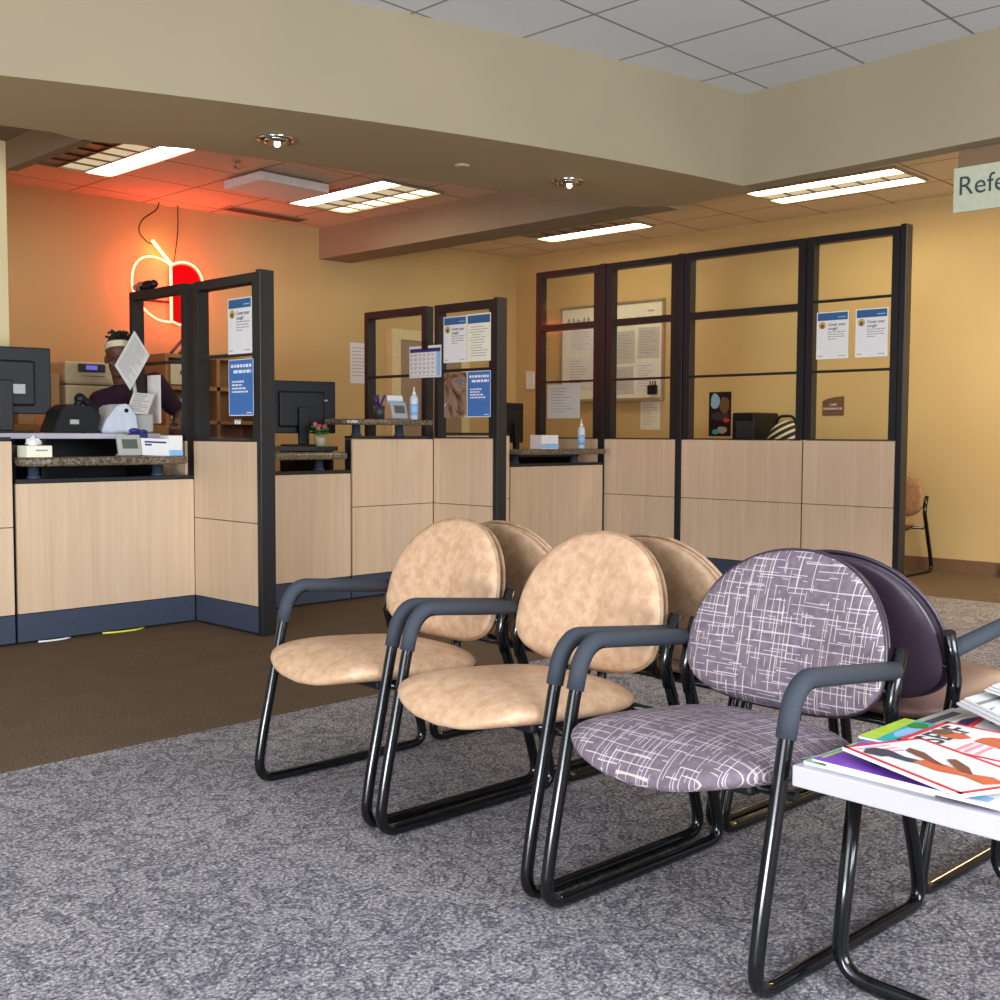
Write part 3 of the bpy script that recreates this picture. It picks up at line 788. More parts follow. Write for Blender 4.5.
# ------------------------------------------------------------------ posters and papers on glass
def poster(axis, c, u0, u1, z0, z1, kind, label, sgn=-1):
    """sheet facing -x (axis x, u along -y reads left to right) or -y (axis y, u along +x)"""
    d = -0.0012
    if axis == 'x': P = lambda u, v, k=0: Vector((c + d*k, u0 + (u1-u0)*u, z1 + (z0-z1)*v)); ex = (0, -1, 0)
    else: P = lambda u, v, k=0: Vector((u0 + (u1-u0)*u, c + d*k, z1 + (z0-z1)*v)); ex = (1, 0, 0)
    W, Hh = abs(u1-u0), abs(z1-z0)
    base = {'white': 'paper', 'blue': 'blue', 'list': 'paper_warm', 'cal': 'paper', 'plain': 'paper_warm', 'pic': 'black', 'plate': 'brown', 'sheet': 'paper', 'blur': 'reflection_blur'}[kind]
    mats = [base]; b = MB()
    a = P(0, 0, 0); e = P(1, 1, 1)
    b.box(min(a.x, e.x), min(a.y, e.y), min(a.z, e.z), max(a.x, e.x), max(a.y, e.y), max(a.z, e.z))
    def q(m, x0, y0, x1, y1, k=1.25):
        if m not in mats: mats.append(m)
        b.poly([P(x0, y0, k), P(x0, y1, k), P(x1, y1, k), P(x1, y0, k)], mats.index(m))
    def tx(m, s, x, y, size, bold=0.0):
        if m not in mats: mats.append(m)
        text_bm(b, s, size, frame_mat(P(x, y, 1.5), ex, (0, 0, 1)), mats.index(m), 'LEFT', bold)
    if kind == 'white':
        q('blue_dk', 0.03, 0.02, 0.97, 0.18); q('sky_ink', 0.66, 0.11, 0.92, 0.13, 1.5)
        b.poly([P(0.06+0.12*(1+math.cos(2*PI*k/12)), 0.26+0.10*(1+math.sin(2*PI*k/12))*0.8-0.06, 1.5) for k in range(12)], (mats.append('gold') or mats.index('gold')))
        b.poly([P(0.12+0.06*(1+math.cos(2*PI*k/10)), 0.25+0.05*(1+math.sin(2*PI*k/10)), 1.8) for k in range(10)], (mats.append('brown') or mats.index('brown')))
        tx('ink', 'Cover your', 0.36, 0.30, W*0.115, 0.0006); tx('ink', 'cough!', 0.36, 0.385, W*0.115, 0.0006)
        for y, w_ in ((0.42, 0.92), (0.47, 0.86), (0.52, 0.90), (0.57, 0.62)):
            x = 0.36
            r = random.Random(int(y*100))
            while x < w_:
                l = r.uniform(0.04, 0.11); q('ink_grey', x, y, min(x+l, w_), y+0.018); x += l+0.02
        q('ink_grey', 0.05, 0.93, 0.2, 0.945); q('ink_grey', 0.7, 0.93, 0.92, 0.945)
    elif kind == 'blue':
        q('ink_white', 0, 0, 1, 0.012); q('ink_white', 0, 0.985, 1, 1); q('ink_white', 0, 0, 0.018, 1); q('ink_white', 0.982, 0, 1, 1)
        r = random.Random(4)
        for y, x0, w_ in ((0.09, 0.10, 0.92), (0.19, 0.20, 0.92)):
            x = x0
            while x < w_:
                l = r.uniform(0.06, 0.2); q('ink_white', x, y, min(x+l, w_), y+0.055); x += l+0.03
        for y, w_ in ((0.38, 0.62), (0.44, 0.55), (0.50, 0.68), (0.56, 0.78)):
            x = 0.13
            while x < w_:
                l = r.uniform(0.05, 0.14); q('ink_white', x, y, min(x+l, w_), y+0.03); x += l+0.025
        q('ink_white', 0.72, 0.94, 0.92, 0.955)
    elif kind == 'list':
        q('blue_dk', 0.03, 0.03, 0.97, 0.20)
        r = random.Random(9)
        for k in range(12):
            y = 0.27+k*0.055; q('ink_grey', 0.1+r.uniform(0, 0.12), y, 0.6+r.uniform(0, 0.3), y+0.012)
    elif kind == 'cal':
        q('navy', 0.02, 0.08, 0.98, 0.20); q('sky_ink', 0.86, 0.2, 0.98, 0.96)
        for k in range(7): q('ink_grey', 0.04+k*0.135, 0.24, 0.045+k*0.135, 0.95, 1.3)
        for k in range(6): q('ink_grey', 0.03, 0.26+k*0.135, 0.86, 0.268+k*0.135, 1.4)
        for r_ in range(5):
            for k in range(6): q('ink', 0.06+k*0.135, 0.285+r_*0.135, 0.09+k*0.135, 0.315+r_*0.135, 1.6)
    elif kind in ('plain', 'sheet'):
        r = random.Random(int(z0*1000+u0*77))
        for k in range(9):
            y = 0.12+k*0.085; q('ink_grey', 0.1, y, 0.5+r.uniform(0, 0.4), y+0.014)
    elif kind == 'pic':
        for k, (m, cx, cy, rx, ry) in enumerate((('sky_ink', 0.28, 0.22, 0.2, 0.17), ('brown', 0.7, 0.3, 0.22, 0.2), ('dark', 0.5, 0.55, 0.4, 0.1), ('red', 0.8, 0.64, 0.14, 0.05), ('grey', 0.6, 0.86, 0.24, 0.08), ('teal', 0.3, 0.9, 0.14, 0.06))):
            if m not in mats: mats.append(m)
            b.poly([P(x, y, 1.2+0.2*k) for x, y in blob(cx, cy, rx, ry, 12, k)], mats.index(m))
    elif kind == 'plate':
        tx('ink_white', 'CARE', 0.30, 0.52, 0.026, 0.0004); tx('ink_white', 'COORDINATOR', 0.07, 0.72, 0.0205, 0.0004)
    bmesh.ops.recalc_face_normals(b.bm, faces=b.bm.faces)
    o = b.build({'plate': 'nameplate', 'cal': 'calendar', 'plain': 'paper_notice', 'sheet': 'paper_sheet', 'pic': 'picture_or_reflection', 'blur': 'picture_or_reflection'}.get(kind, 'poster'), mats)
    if kind == 'plate':
        pass
    reorigin(o)
    return tag(o, label, {'plate': 'nameplate', 'cal': 'calendar', 'plain': 'notice', 'sheet': 'paper'}.get(kind, 'poster'))
gx = X1 - 0.001
poster('x', gx, 5.326, 5.098, 1.504, 1.801, 'white', 'white poster with blue header on the glazed partition nearest the neon sign')
poster('x', gx, 5.324, 5.087, 1.173, 1.475, 'blue', 'blue poster on the glazed partition nearest the neon sign')
b = MB()
for k in range(3): b.box(gx-0.0015, 5.215+k*0.02, 1.128, gx, 5.228+k*0.02, 1.15)
b.box(gx-0.0015, 5.213, 1.146, gx, 5.272, 1.152)
tag(reorigin(b.build('sticker', 'ink_white')), 'tiny white sticker below the blue poster nearest the neon sign', 'sticker')
gx = X2 - 0.001
poster('x', gx, 5.643, 5.419, 1.562, 1.872, 'white', 'white poster with blue header, left of two on the middle partition')
poster('x', gx, 5.414, 5.192, 1.562, 1.876, 'list', 'printed list with blue header on the middle partition')
poster('x', gx, 5.412, 5.191, 1.193, 1.498, 'blue', 'blue poster on the middle partition, below the printed list')
poster('x', gx, 5.638, 5.42, 1.191, 1.492, 'blur', 'painted reflection in brown and grey patches left of the lower blue poster')  # reflection in the pane painted as patches on a sheet
gx = X3 - 0.001
poster('x', gx, 3.883, 3.646, 1.607, 1.929, 'white', 'left white poster of two on the tall glazed bay at the right end')
poster('x', gx, 3.595, 3.366, 1.608, 1.931, 'white', 'right white poster of two on the tall glazed bay at the right end')
# calendar clipped to the post
cal = poster('x', X2-0.0002, 5.995, 5.668, 1.470, 1.690, 'cal', 'white paper calendar clipped to the dark frame of the middle partition')
b = MB(); b.box(X2-0.010, 5.80, 1.665, X2-0.0003, 5.86, 1.73, 0.003)
tag(reorigin(b.build('binder_clip', 'black')), 'black clip holding the paper calendar', 'clip')
# wall papers
XW = 8.901
t = thing('whiteboard', 'large whiteboard on the wall behind the tall glazed bays', 'whiteboard', (XW, 7.05, 1.43))
b = MB(); b.box(XW-0.015, 6.43, 1.44, XW, 7.69, 2.36); b.build('panel', 'whiteboard', t)
b = MB(); b.box(XW-0.022, 6.40, 1.41, XW, 6.43, 2.39); b.box(XW-0.022, 7.69, 1.41, XW, 7.72, 2.39); b.box(XW-0.022, 6.43, 2.36, XW, 7.69, 2.39); b.box(XW-0.05, 6.43, 1.41, XW, 7.69, 1.44); b.build('frame', 'alu', t)
b = MB()
b.tube([(XW-0.017, 7.62-0.02*k, 2.22+0.05*math.sin(k*1.9)) for k in range(16)], 0.004, 5); b.tube([(XW-0.017, 6.60-0.01*k, 2.28+0.01*math.sin(k*1.9)) for k in range(8)], 0.003, 5); b.build('marker_writing', 'ink', t)
papers = [(7.60, 7.28, 1.90, 2.18), (7.62, 7.30, 1.55, 1.87), (7.27, 7.02, 1.62, 1.95), (6.98, 6.75, 1.78, 2.10), (6.72, 6.46, 1.82, 2.12), (6.98, 6.76, 1.48, 1.75), (6.73, 6.47, 1.50, 1.79)]
whr = ['in the upper left corner', 'at lower left', 'left of centre', 'upper centre', 'at upper right', 'lower centre', 'at lower right']
for (a, c_, z0, z1), w_ in zip(papers, whr):
    pn = poster('x', XW-0.0158, a, c_, z0, z1, 'plain', 'paper notice stuck on the whiteboard ' + w_)
    pn.data.materials[0] = M[random.choice(('paper_grey', 'paper', 'notice_tan'))]; pn.rotation_euler = (random.uniform(-0.03, 0.03), 0, 0)
t = thing('marker_holder', 'small black holder at the lower right corner of the whiteboard', 'holder', (XW-0.03, 6.52, 1.46))
b = MB(); b.box(XW-0.055, 6.47, 1.47, XW-0.0165, 6.57, 1.56, 0.006); b.build('cup', 'black', t)
for k in range(3):
    b = MB(); b.tube([(XW-0.036, 6.49+0.03*k, 1.56), (XW-0.036, 6.49+0.03*k, 1.60)], 0.007, 8); b.build('marker', ('navy', 'red', 'green')[k], t)
poster('x', XW, 6.685, 6.45, 1.13, 1.405, 'plain', 'paper notice on the wall hanging below the whiteboard')
poster('x', XW, 5.896, 5.655, 1.07, 1.478, 'pic', 'dark picture poster low on the wall behind the widest bay')
b = MB(); b.box(XW-0.02, 8.09, 1.56, XW, 8.20, 1.75, 0.004)
tag(reorigin(b.build('wall_panel', 'white')), 'small white control panel on the wall left of the tall glazed bays', 'panel')
nt_ = poster('y', 8.400, 6.74, 6.96, 1.56, 1.945, 'sheet', 'white paper sheet on the back wall left of the middle partition')
nt_.location.y = YB(6.85)-0.0002; nt_.rotation_euler = (0, 0, math.atan(-0.064))
# nameplate with a slanted top edge on the wall
b = MB()
prof = [(4.745, 1.25), (4.745, 1.375), (4.70, 1.395), (4.62, 1.41), (4.545, 1.415), (4.545, 1.25)]
A = [b.bm.verts.new((XW-0.004, y, z)) for y, z in prof]; B_ = [b.bm.verts.new((XW, y, z)) for y, z in prof]
b.bm.faces.new(A); b.bm.faces.new(list(reversed(B_)))
for k in range(6): b.bm.faces.new((A[k], B_[k], B_[(k+1)%6], A[(k+1)%6]))
bmesh.ops.recalc_face_normals(b.bm, faces=b.bm.faces)
text_bm(b, 'CARE', 0.026, frame_mat((XW-0.0046, 4.675, 1.335), (0,-1,0), (0,0,1)), 1, 'LEFT', 0.0004)
text_bm(b, 'COORDINATOR', 0.0235, frame_mat((XW-0.0046, 4.735, 1.302), (0,-1,0), (0,0,1)), 1, 'LEFT', 0.0004)
tag(reorigin(b.build('nameplate', ['brown', 'ink_white'])), 'brown nameplate with curved top seen through the right end bay', 'nameplate')

# ------------------------------------------------------------------ office things
def monitor(label, cx, cy, zb, w, h, zlow, rz, logo=False, arm=False):
    """back of the screen faces local -y"""
    t = thing('monitor', label, 'monitor', (0,0,0), world=False)
    b = MB(); b.box(-w/2, 0, zlow, w/2, 0.03, zlow+h, 0.006); b.build('screen_shell', 'black', t)
    b = MB(); b.box(-w/2+0.012, 0.03, zlow+0.012, w/2-0.012, 0.031, zlow+h-0.012); b.build('screen', 'screen', t)
    b = MB(); b.box(-w*0.32, -0.028, zlow+h*0.12, w*0.32, 0.002, zlow+h*0.80, 0.012); b.build('rear_cover', 'black', t)
    if logo:
        b = MB(); b.box(w*0.30, -0.003, zlow+h*0.62, w*0.38, -0.0005, zlow+h*0.65); b.build('badge', 'grey', t)
    b = MB(); b.box(-0.035, -0.06, 0.012, 0.035, -0.028, zlow+h*0.5, 0.005); b.build('stand', 'black', t)
    b = MB(); b.box(-0.12, -0.13, 0.0, 0.12, 0.07, 0.012, 0.004); b.build('base', 'black', t)
    if arm:
        b = MB(); b.box(-0.20, -0.045, zlow+h*0.33, 0.02, -0.030, zlow+h*0.39); b.box(0.02, -0.05, zlow+h*0.30, 0.10, -0.03, zlow+h*0.44); b.build('cable_port', 'grey', t)
    t.location = (cx, cy, zb); t.rotation_euler = (0, 0, rz)
    return t
monitor('black monitor seen from behind at the left edge of the photo', 2.535, 6.20, 1.075, 0.50, 0.365, 0.105, -0.15, arm=True)
monitor('black monitor seen from behind on the desk right of first partition', 4.50, 6.20, 0.995, 0.50, 0.35, 0.085, -0.25, logo=True)
monitor('black monitor seen edge-on right of the middle partition post', 6.78, 6.42, 0.93, 0.46, 0.33, 0.08, 0.30)

# phone
t = thing('desk_phone', 'black office phone on the white worktop beside the black monitor', 'phone', (2.86, 6.05, 1.075))
b = MB()
pr = [(2.705, 1.080), (2.755, 1.20), (2.80, 1.235), (2.94, 1.222), (2.985, 1.17), (2.96, 1.10), (2.985, 1.080)]
A = [b.bm.verts.new((x, 5.98, z)) for x, z in pr]; B_ = [b.bm.verts.new((x, 6.16, z)) for x, z in pr]
b.bm.faces.new(A); b.bm.faces.new(list(reversed(B_)))
for k in range(len(pr)): b.bm.faces.new((A[k], B_[k], B_[(k+1)%len(pr)], A[(k+1)%len(pr)]))
bmesh.ops.recalc_face_normals(b.bm, faces=b.bm.faces)
bmesh.ops.bevel(b.bm, geom=list(b.bm.edges), offset=0.006, segments=2, affect='EDGES')
b.build('body', 'black', t)
b = MB(); b.tube(fillet([(2.88, 6.07, 1.22), (2.92, 6.07, 1.275), (2.985, 6.07, 1.20)], 0.03, 5), 0.022, 10); b.ball((2.905, 6.07, 1.268), 0.033); b.ball((2.985, 6.07, 1.20), 0.028); b.build('handset', 'black', t)
b = MB(); b.box(2.80, 5.974, 1.125, 2.85, 5.979, 1.15); b.build('label_plate', 'grey', t)
# small receipt printer
t = thing('receipt_printer', 'pale grey desktop printer right of the black office phone', 'printer', (3.13, 6.08, 1.075))
b = MB()
pr = [(2.99, 1.078), (3.02, 1.15), (3.09, 1.235), (3.15, 1.245), (3.20, 1.18), (3.215, 1.078)]
A = [b.bm.verts.new((x, 5.99, z)) for x, z in pr]; B_ = [b.bm.verts.new((x, 6.20, z)) for x, z in pr]
b.bm.faces.new(A); b.bm.faces.new(list(reversed(B_)))
for k in range(len(pr)): b.bm.faces.new((A[k], B_[k], B_[(k+1)%len(pr)], A[(k+1)%len(pr)]))
bmesh.ops.recalc_face_normals(b.bm, faces=b.bm.faces); bmesh.ops.bevel(b.bm, geom=list(b.bm.edges), offset=0.007, segments=2, affect='EDGES')
b.build('body', 'palegrey', t)
b = MB(); b.tube([(3.137, 5.985, 1.205), (3.137, 6.0, 1.205)], 0.012, 12); b.build('button', 'black', t)
# copy holder with two sheets
t = thing('document_holder', 'grey document holder on the white worktop with a tilted printed sheet', 'document holder', (3.25, 6.06, 1.075))
b = MB(); b.lathe((3.255, 6.10, 1.075), [(0.06, 0), (0.06, 0.012), (0.03, 0.02), (0.022, 0.12)], 18); b.tube(fillet([(3.255, 6.10, 1.18), (3.255, 6.10, 1.30), (3.235, 6.11, 1.45)], 0.05), 0.012, 8); b.build('stand', 'grey', t)
def sheet(quad, name, lines, par, m='paper'):
    """thin printed sheet through four corners (tl,tr,br,bl)"""
    q = [Vector(p) for p in quad]; n = (q[1]-q[0]).cross(q[3]-q[0]).normalized()
    b = MB(); lo = [b.bm.verts.new(p) for p in q]; hi = [b.bm.verts.new(p+n*0.002) for p in q]
    b.bm.faces.new(lo); b.bm.faces.new(list(reversed(hi)))
    for k in range(4): b.bm.faces.new((lo[k], hi[k], hi[(k+1)%4], lo[(k+1)%4]))
    L = lambda u, v: (q[0]*(1-u)+q[1]*u)*(1-v)+(q[3]*(1-u)+q[2]*u)*v
    r = random.Random(lines)
    for s in (-0.0006, 0.0026):
        for k in range(lines):
            v = 0.08+k*0.86/lines; u1 = 0.55+r.uniform(0, 0.35)
            b.poly([L(0.1, v)+n*s, L(u1, v)+n*s, L(u1, v+0.3/lines)+n*s, L(0.1, v+0.3/lines)+n*s], 1)
    bmesh.ops.recalc_face_normals(b.bm, faces=b.bm.faces)
    return b.build(name, [m, 'ink_grey'], par)
sheet([(3.232, 6.06, 1.668), (3.326, 6.06, 1.530), (3.212, 6.08, 1.325), (3.118, 6.08, 1.463)], 'upper_sheet', 20, t, 'paper_grey')
sheet([(3.215, 6.05, 1.312), (3.350, 6.05, 1.305), (3.275, 6.00, 1.185), (3.140, 6.00, 1.192)], 'lower_sheet', 9, t, 'paper_grey')
b = MB(); b.box(3.19, 6.03, 1.08, 3.33, 6.05, 1.19, 0.01); b.build('backing', 'grey', t)
# laser printer on a credenza, boxes
t = thing('credenza', 'low cabinet at the back wall under the beige laser printer', 'cabinet', (3.6, 7.7, 0))
b = MB(); b.box(3.0, 7.30, 0, 4.15, 7.95, 1.13, 0.004); b.build('body', 'oak', t)
for x in (3.02, 3.40, 3.78):
    b = MB(); b.box(x, 7.285, 0.05, x+0.355, 7.30, 1.10, 0.003); b.build('door', 'oak', t)
t = thing('laser_printer', 'beige laser printer with a small lit display behind the person', 'printer', (3.6, 7.6, 1.13))
b = MB(); b.box(3.42, 7.36, 1.131, 3.92, 7.86, 1.40, 0.012); b.box(3.42, 7.36, 1.405, 3.92, 7.86, 1.56, 0.02); b.build('body', 'beige', t)
b = MB(); b.box(3.51, 7.345, 1.49, 3.70, 7.362, 1.545, 0.006); p_ = b.build('control_panel', 'dark', t)
b = MB(); b.box(3.56, 7.343, 1.505, 3.64, 7.346, 1.535); b.build('display', 'screen_blue', p_)
b = MB(); b.box(3.54, 7.35, 1.465, 3.70, 7.361, 1.462); b.build('handle_slot', 'brown', t)
t = thing('cardboard_box', 'brown cardboard box left of the beige laser printer', 'box', (3.2, 7.6, 1.13))
b = MB(); b.box(3.10, 7.36, 1.131, 3.38, 7.75, 1.47, 0.003); b.build('body', 'card', t)
b = MB(); b.box(3.21, 7.358, 1.131, 3.26, 7.36, 1.47); b.build('tape', 'orange', t)
# bookcase
t = thing('bookcase', 'brown wooden bookcase behind the glazed bay in front of the person', 'bookcase', (5.0, 8.2, 0))
b = MB()
b.box(4.52, 8.0, 0, 4.55, 8.36, 1.70); b.box(5.45, 8.0, 0, 5.48, 8.36, 1.70); b.box(4.98, 8.0, 0.03, 5.01, 8.36, 1.67)
b.box(4.55, 8.345, 0, 5.45, 8.36, 1.67); b.build('carcass', 'oak', t)
for z in (0.0, 0.4, 0.8, 1.15, 1.42, 1.67):
    b = MB(); b.box(4.55, 8.0, z, 5.45, 8.345, z+0.03); b.build('shelf', 'oak', t)
for x, lab in ((4.60, 'slanted dark file on the bookcase, leftmost of three'), (4.675, 'slanted dark file on the bookcase, middle of three'), (4.75, 'slanted dark file on the bookcase, rightmost of three')):
    b = MB(); b.xbox(Matrix.Translation((x+0.05, 8.04, 1.765)) @ Matrix.Rotation(0.75, 4, 'Y'), 0.014, 0.04, 0.16, 0.002)
    tag(reorigin(b.build('file_folder', 'dark')), lab, 'folder', 'slanted files')
for x, z, lab in ((4.58, 1.46, 'cream storage box on the bookcase shelf below the slanted files'), (4.58, 1.185, 'cream storage box one shelf below the other box on the bookcase')):
    b = MB(); b.box(x, 8.02, z, x+0.33, 8.30, z+0.16, 0.004); b.box(x+0.08, 8.016, z+0.08, x+0.2, 8.02, z+0.11, 0, 1)
    tag(reorigin(b.build('storage_box', ['beige', 'brown'])), lab, 'box')

# tissue box
t = thing('tissue_box', 'white tissue box on the left granite shelf', 'tissue box', (2.47, 5.66, 0.952))
b = MB(); b.box(2.405, 5.615, 0.953, 2.535, 5.735, 1.012, 0.003); b.box(2.45, 5.613, 0.985, 2.51, 5.615, 0.992, 0, 1); b.build('carton', ['paper_warm', 'ink_grey'], t)
b = MB()
g = bmesh.ops.create_icosphere(b.bm, subdivisions=3, radius=1)
for v in b.bm.verts:
    n_ = noise.noise(v.co*2.3)
    v.co = Vector((2.465 + v.co.x*0.035*(1+0.5*n_), 5.67 + v.co.y*0.03*(1+0.5*n_), 1.03 + v.co.z*0.027*(1+0.7*n_)))
b.build('tissue', 'paper', t, smooth=True)
b = MB(); b.lathe((2.395, 5.79, 0.953), [(0.028, 0), (0.028, 0.055), (0.02, 0.06)], 16)
tag(reorigin(b.build('tape_roll', 'dark')), 'small dark round container behind the tissue box', 'container')
def device(label, x, y, z, card=True):
    t = thing('signature_pad', label, 'device', (x, y, z))
    R = Matrix.Translation((x, y, z+0.001)) @ Matrix.Rotation(-0.25, 4, 'X')
    b = MB(); b.xbox(R @ Matrix.Translation((0, 0.0, 0.06)), 0.135, 0.022, 0.115, 0.006); b.build('casing', 'grey', t)
    b = MB(); b.xbox(R @ Matrix.Translation((0, -0.0125, 0.065)), 0.088, 0.002, 0.052); b.build('display', 'screen', t)
    b = MB(); b.box(x-0.05, y+0.0, z+0.001, x+0.05, y+0.07, z+0.012, 0.003); b.build('foot', 'grey', t)
    if card:
        b = MB(); b.xbox(R @ Matrix.Translation((0.0, 0.016, 0.135)), 0.135, 0.003, 0.065, 0, 0); b.xbox(R @ Matrix.Translation((0.0, 0.0142, 0.118)), 0.135, 0.001, 0.03, 0, 1); b.build('info_card', ['paper', 'sky_ink'], t)
device('grey desktop device with small display beside the white name card, left shelf', 2.985, 5.66, 0.952, False)
device('grey desktop device with blue topped card on the raised middle shelf', 4.94, 5.70, 1.175)
# folded card holder
t = thing('name_card', 'white folded card with small print on the left granite shelf', 'card', (3.12, 5.68, 0.952))
b = MB(); R = Matrix.Translation((3.135, 5.655, 0.953)) @ Matrix.Rotation(0.04, 4, 'Y') @ Matrix.Rotation(-0.3, 4, 'X')
b.xbox(R @ Matrix.Translation((0, 0, 0.05)), 0.165, 0.003, 0.098, 0, 0)
for k, (x0, x1, z) in enumerate(((-0.06, 0.07, 0.078), (-0.06, -0.02, 0.062))):
    b.xbox(R @ Matrix.Translation(((x0+x1)/2, -0.0022, z)), x1-x0, 0.001, 0.010, 0, 1)
b.build('front', ['paper', 'navy'], t)
b = MB(); b.box(3.215, 5.66, 0.953, 3.30, 5.76, 1.065, 0.003); b.build('box', 'paper', t)
b = MB(); b.box(3.215, 5.658, 0.953, 3.30, 5.66, 0.985); b.build('blue_band', 'sky_ink', t)
b = MB(); b.box(3.06, 5.78, 0.953, 3.16, 5.84, 1.08, 0.012)
b.ball((3.09, 5.81, 1.09), (0.035, 0.02, 0.016)); b.ball((3.14, 5.81, 1.085), (0.03, 0.02, 0.014))
tag(reorigin(b.build('glove_box', 'navy')), 'dark blue small object behind the white folded card', 'container')
# white sheet hanging on the glazed bay
b = MB(); b.box(X1-0.002, 6.052, 1.135, X1-0.0003, 6.205, 1.42, 0)
tag(reorigin(b.build('paper_sheet', 'paper')), 'blank white sheet hanging on the glazed bay before the person', 'paper')
# bottles
def bottle(label, x, y, z, h=0.2):
    t = thing('sanitizer_bottle', label, 'bottle', (x, y, z))
    k = h/0.2
    b = MB(); b.lathe((x, y, z+0.001), [(0.026, 0), (0.029, 0.004), (0.029, 0.125*k), (0.024, 0.145*k), (0.011, 0.155*k)], 20); b.build('body', 'gel', t)
    b = MB(); b.lathe((x, y, z+0.155*k), [(0.012, 0), (0.012, 0.018), (0.006, 0.02), (0.004, 0.05*k)], 14); b.build('nozzle', 'white', t)
    b = MB(); b.lathe((x, y, z+0.03), [(0.0295, 0), (0.0295, 0.07*k)], 20); b.build('wrap', 'sky_ink', t)
bottle('clear pump bottle on the raised middle granite shelf', 5.065, 5.70, 1.175, 0.215)
bottle('clear pump bottle on the granite shelf under the tall glazed wall', 6.845, 5.72, 0.968, 0.23)
t = thing('card_box', 'white and pale blue box on the shelf under the tall glazed wall', 'box', (6.40, 5.72, 0.968))
b = MB(); b.box(6.31, 5.66, 0.969, 6.50, 5.78, 1.075, 0.003); b.build('carton', 'paper', t)
b = MB(); b.box(6.31, 5.658, 0.975, 6.50, 5.66, 1.01); b.build('band', 'sky_ink', t)
t = thing('pen_cup', 'dark cup of blue pens on the raised middle granite shelf', 'pen cup', (4.81, 5.76, 1.175))
b = MB(); b.lathe((4.81, 5.76, 1.176), [(0.035, 0), (0.038, 0.09)], 16); b.build('cup', 'dark', t)
for k in range(5):
    a = k*1.3; b = MB(); b.tube([(4.81+0.01*math.cos(a), 5.76+0.01*math.sin(a), 1.266), (4.81+0.045*math.cos(a), 5.76+0.045*math.sin(a), 1.335)], 0.006, 6); b.build('pen', 'navy', t)
# small plant under the raised shelf
t = thing('potted_plant', 'tiny flowering plant on the desk beside the middle black monitor', 'plant', (4.52, 5.98, 0.995))
b = MB(); b.lathe((4.50, 5.99, 0.996), [(0.03, 0), (0.042, 0.06)], 16); b.build('pot', 'terracotta', t)
b = MB()
for k in range(26):
    a = random.uniform(0, 2*PI); r = random.uniform(0.01, 0.07)
    b.ball((4.50+r*math.cos(a), 5.99+r*math.sin(a), 1.07+random.uniform(0, 0.06)), (0.016, 0.016, 0.007), 0, 1, Matrix.Rotation(random.uniform(-1, 1), 4, 'X'))
b.build('foliage', 'green', t)
for k in range(5):
    b = MB(); a = k*1.25; b.ball((4.50+0.04*math.cos(a), 5.985+0.03*math.sin(a), 1.115+0.012*(k % 3)), 0.016); b.build('flower', 'flower', t)
# plush toy on the partition top
t = thing('soft_toy', 'small dark soft toy lying on top of the glazed partition near the neon sign', 'toy', (3.43, 6.25, 1.93))
b = MB(); b.ball((3.43, 6.25, 1.962), (0.032, 0.06, 0.032), 0, 3); b.ball((3.425, 6.18, 1.965), 0.026, 0, 2); b.tube([(3.415, 6.25, 1.96), (3.40, 6.29, 1.945)], 0.014); b.tube([(3.445, 6.25, 1.96), (3.45, 6.30, 1.945)], 0.014)
b.build('body', 'black', t, smooth=True)
b = MB(); b.ball((3.43, 6.335, 1.962), (0.03, 0.045, 0.032), 0, 3); b.ball((3.415, 6.375, 1.958), 0.022); b.build('head', 'dusty', t, smooth=True)
# stuff behind the widest bay
t = thing('printer', 'dark desktop machine behind the widest tall glazed bay', 'machine', (8.35, 5.05, 0.72))
b = MB(); b.box(8.22, 5.0, 0.731, 8.62, 5.215, 1.27, 0.015); b.build('body', 'black', t)
b = MB(); b.box(8.215, 5.02, 1.06, 8.22, 5.17, 1.20); b.build('front_panel', 'dark', t)
t = thing('desk', 'desk against the right wall behind the widest bay', 'desk', (8.5, 5.0, 0))
b = MB(); b.box(8.0, 4.55, 0.70, 8.88, 6.2, 0.73, 0.004); b.build('worktop', 'oak', t)
for y in (4.57, 6.15):
    b = MB(); b.box(8.04, y, 0, 8.86, y+0.03, 0.70); b.build('side_panel', 'dark', t)
t = thing('striped_bag', 'black and cream striped bag right of the dark machine, behind glass', 'bag', (8.3, 4.75, 0.73))
b = MB()
g = bmesh.ops.create_icosphere(b.bm, subdivisions=4, radius=1)
for v in b.bm.verts: v.co = Vector((8.40+v.co.x*0.13, 4.795+v.co.y*0.185, 0.97+v.co.z*0.238))
sm = NT('black cream stripes'); s_ = sm.sep(sm.coord())
st = sm.math('GREATER_THAN', sm.math('FRACT', sm.math('MULTIPLY', sm.math('ADD', s_[2], sm.math('MULTIPLY', s_[1], 0.55)), 16.0)), 0.6)
sm.bsdf(sm.mix(st, S(30, 28, 28), S(216, 204, 170)), 0.7)
b.build('body', sm.m, t, smooth=True)
b = MB(); b.tube(fillet([(8.38, 4.70, 1.17), (8.38, 4.73, 1.24), (8.38, 4.86, 1.24), (8.38, 4.89, 1.17)], 0.05), 0.012); b.build('handle', 'black', t)
# large pale sheet seen behind the leftmost tall bay
poster('x', X3+0.0153, 6.39, 6.03, 1.215, 1.50, 'sheet', 'large pale sheet just behind the glass of the leftmost tall bay')
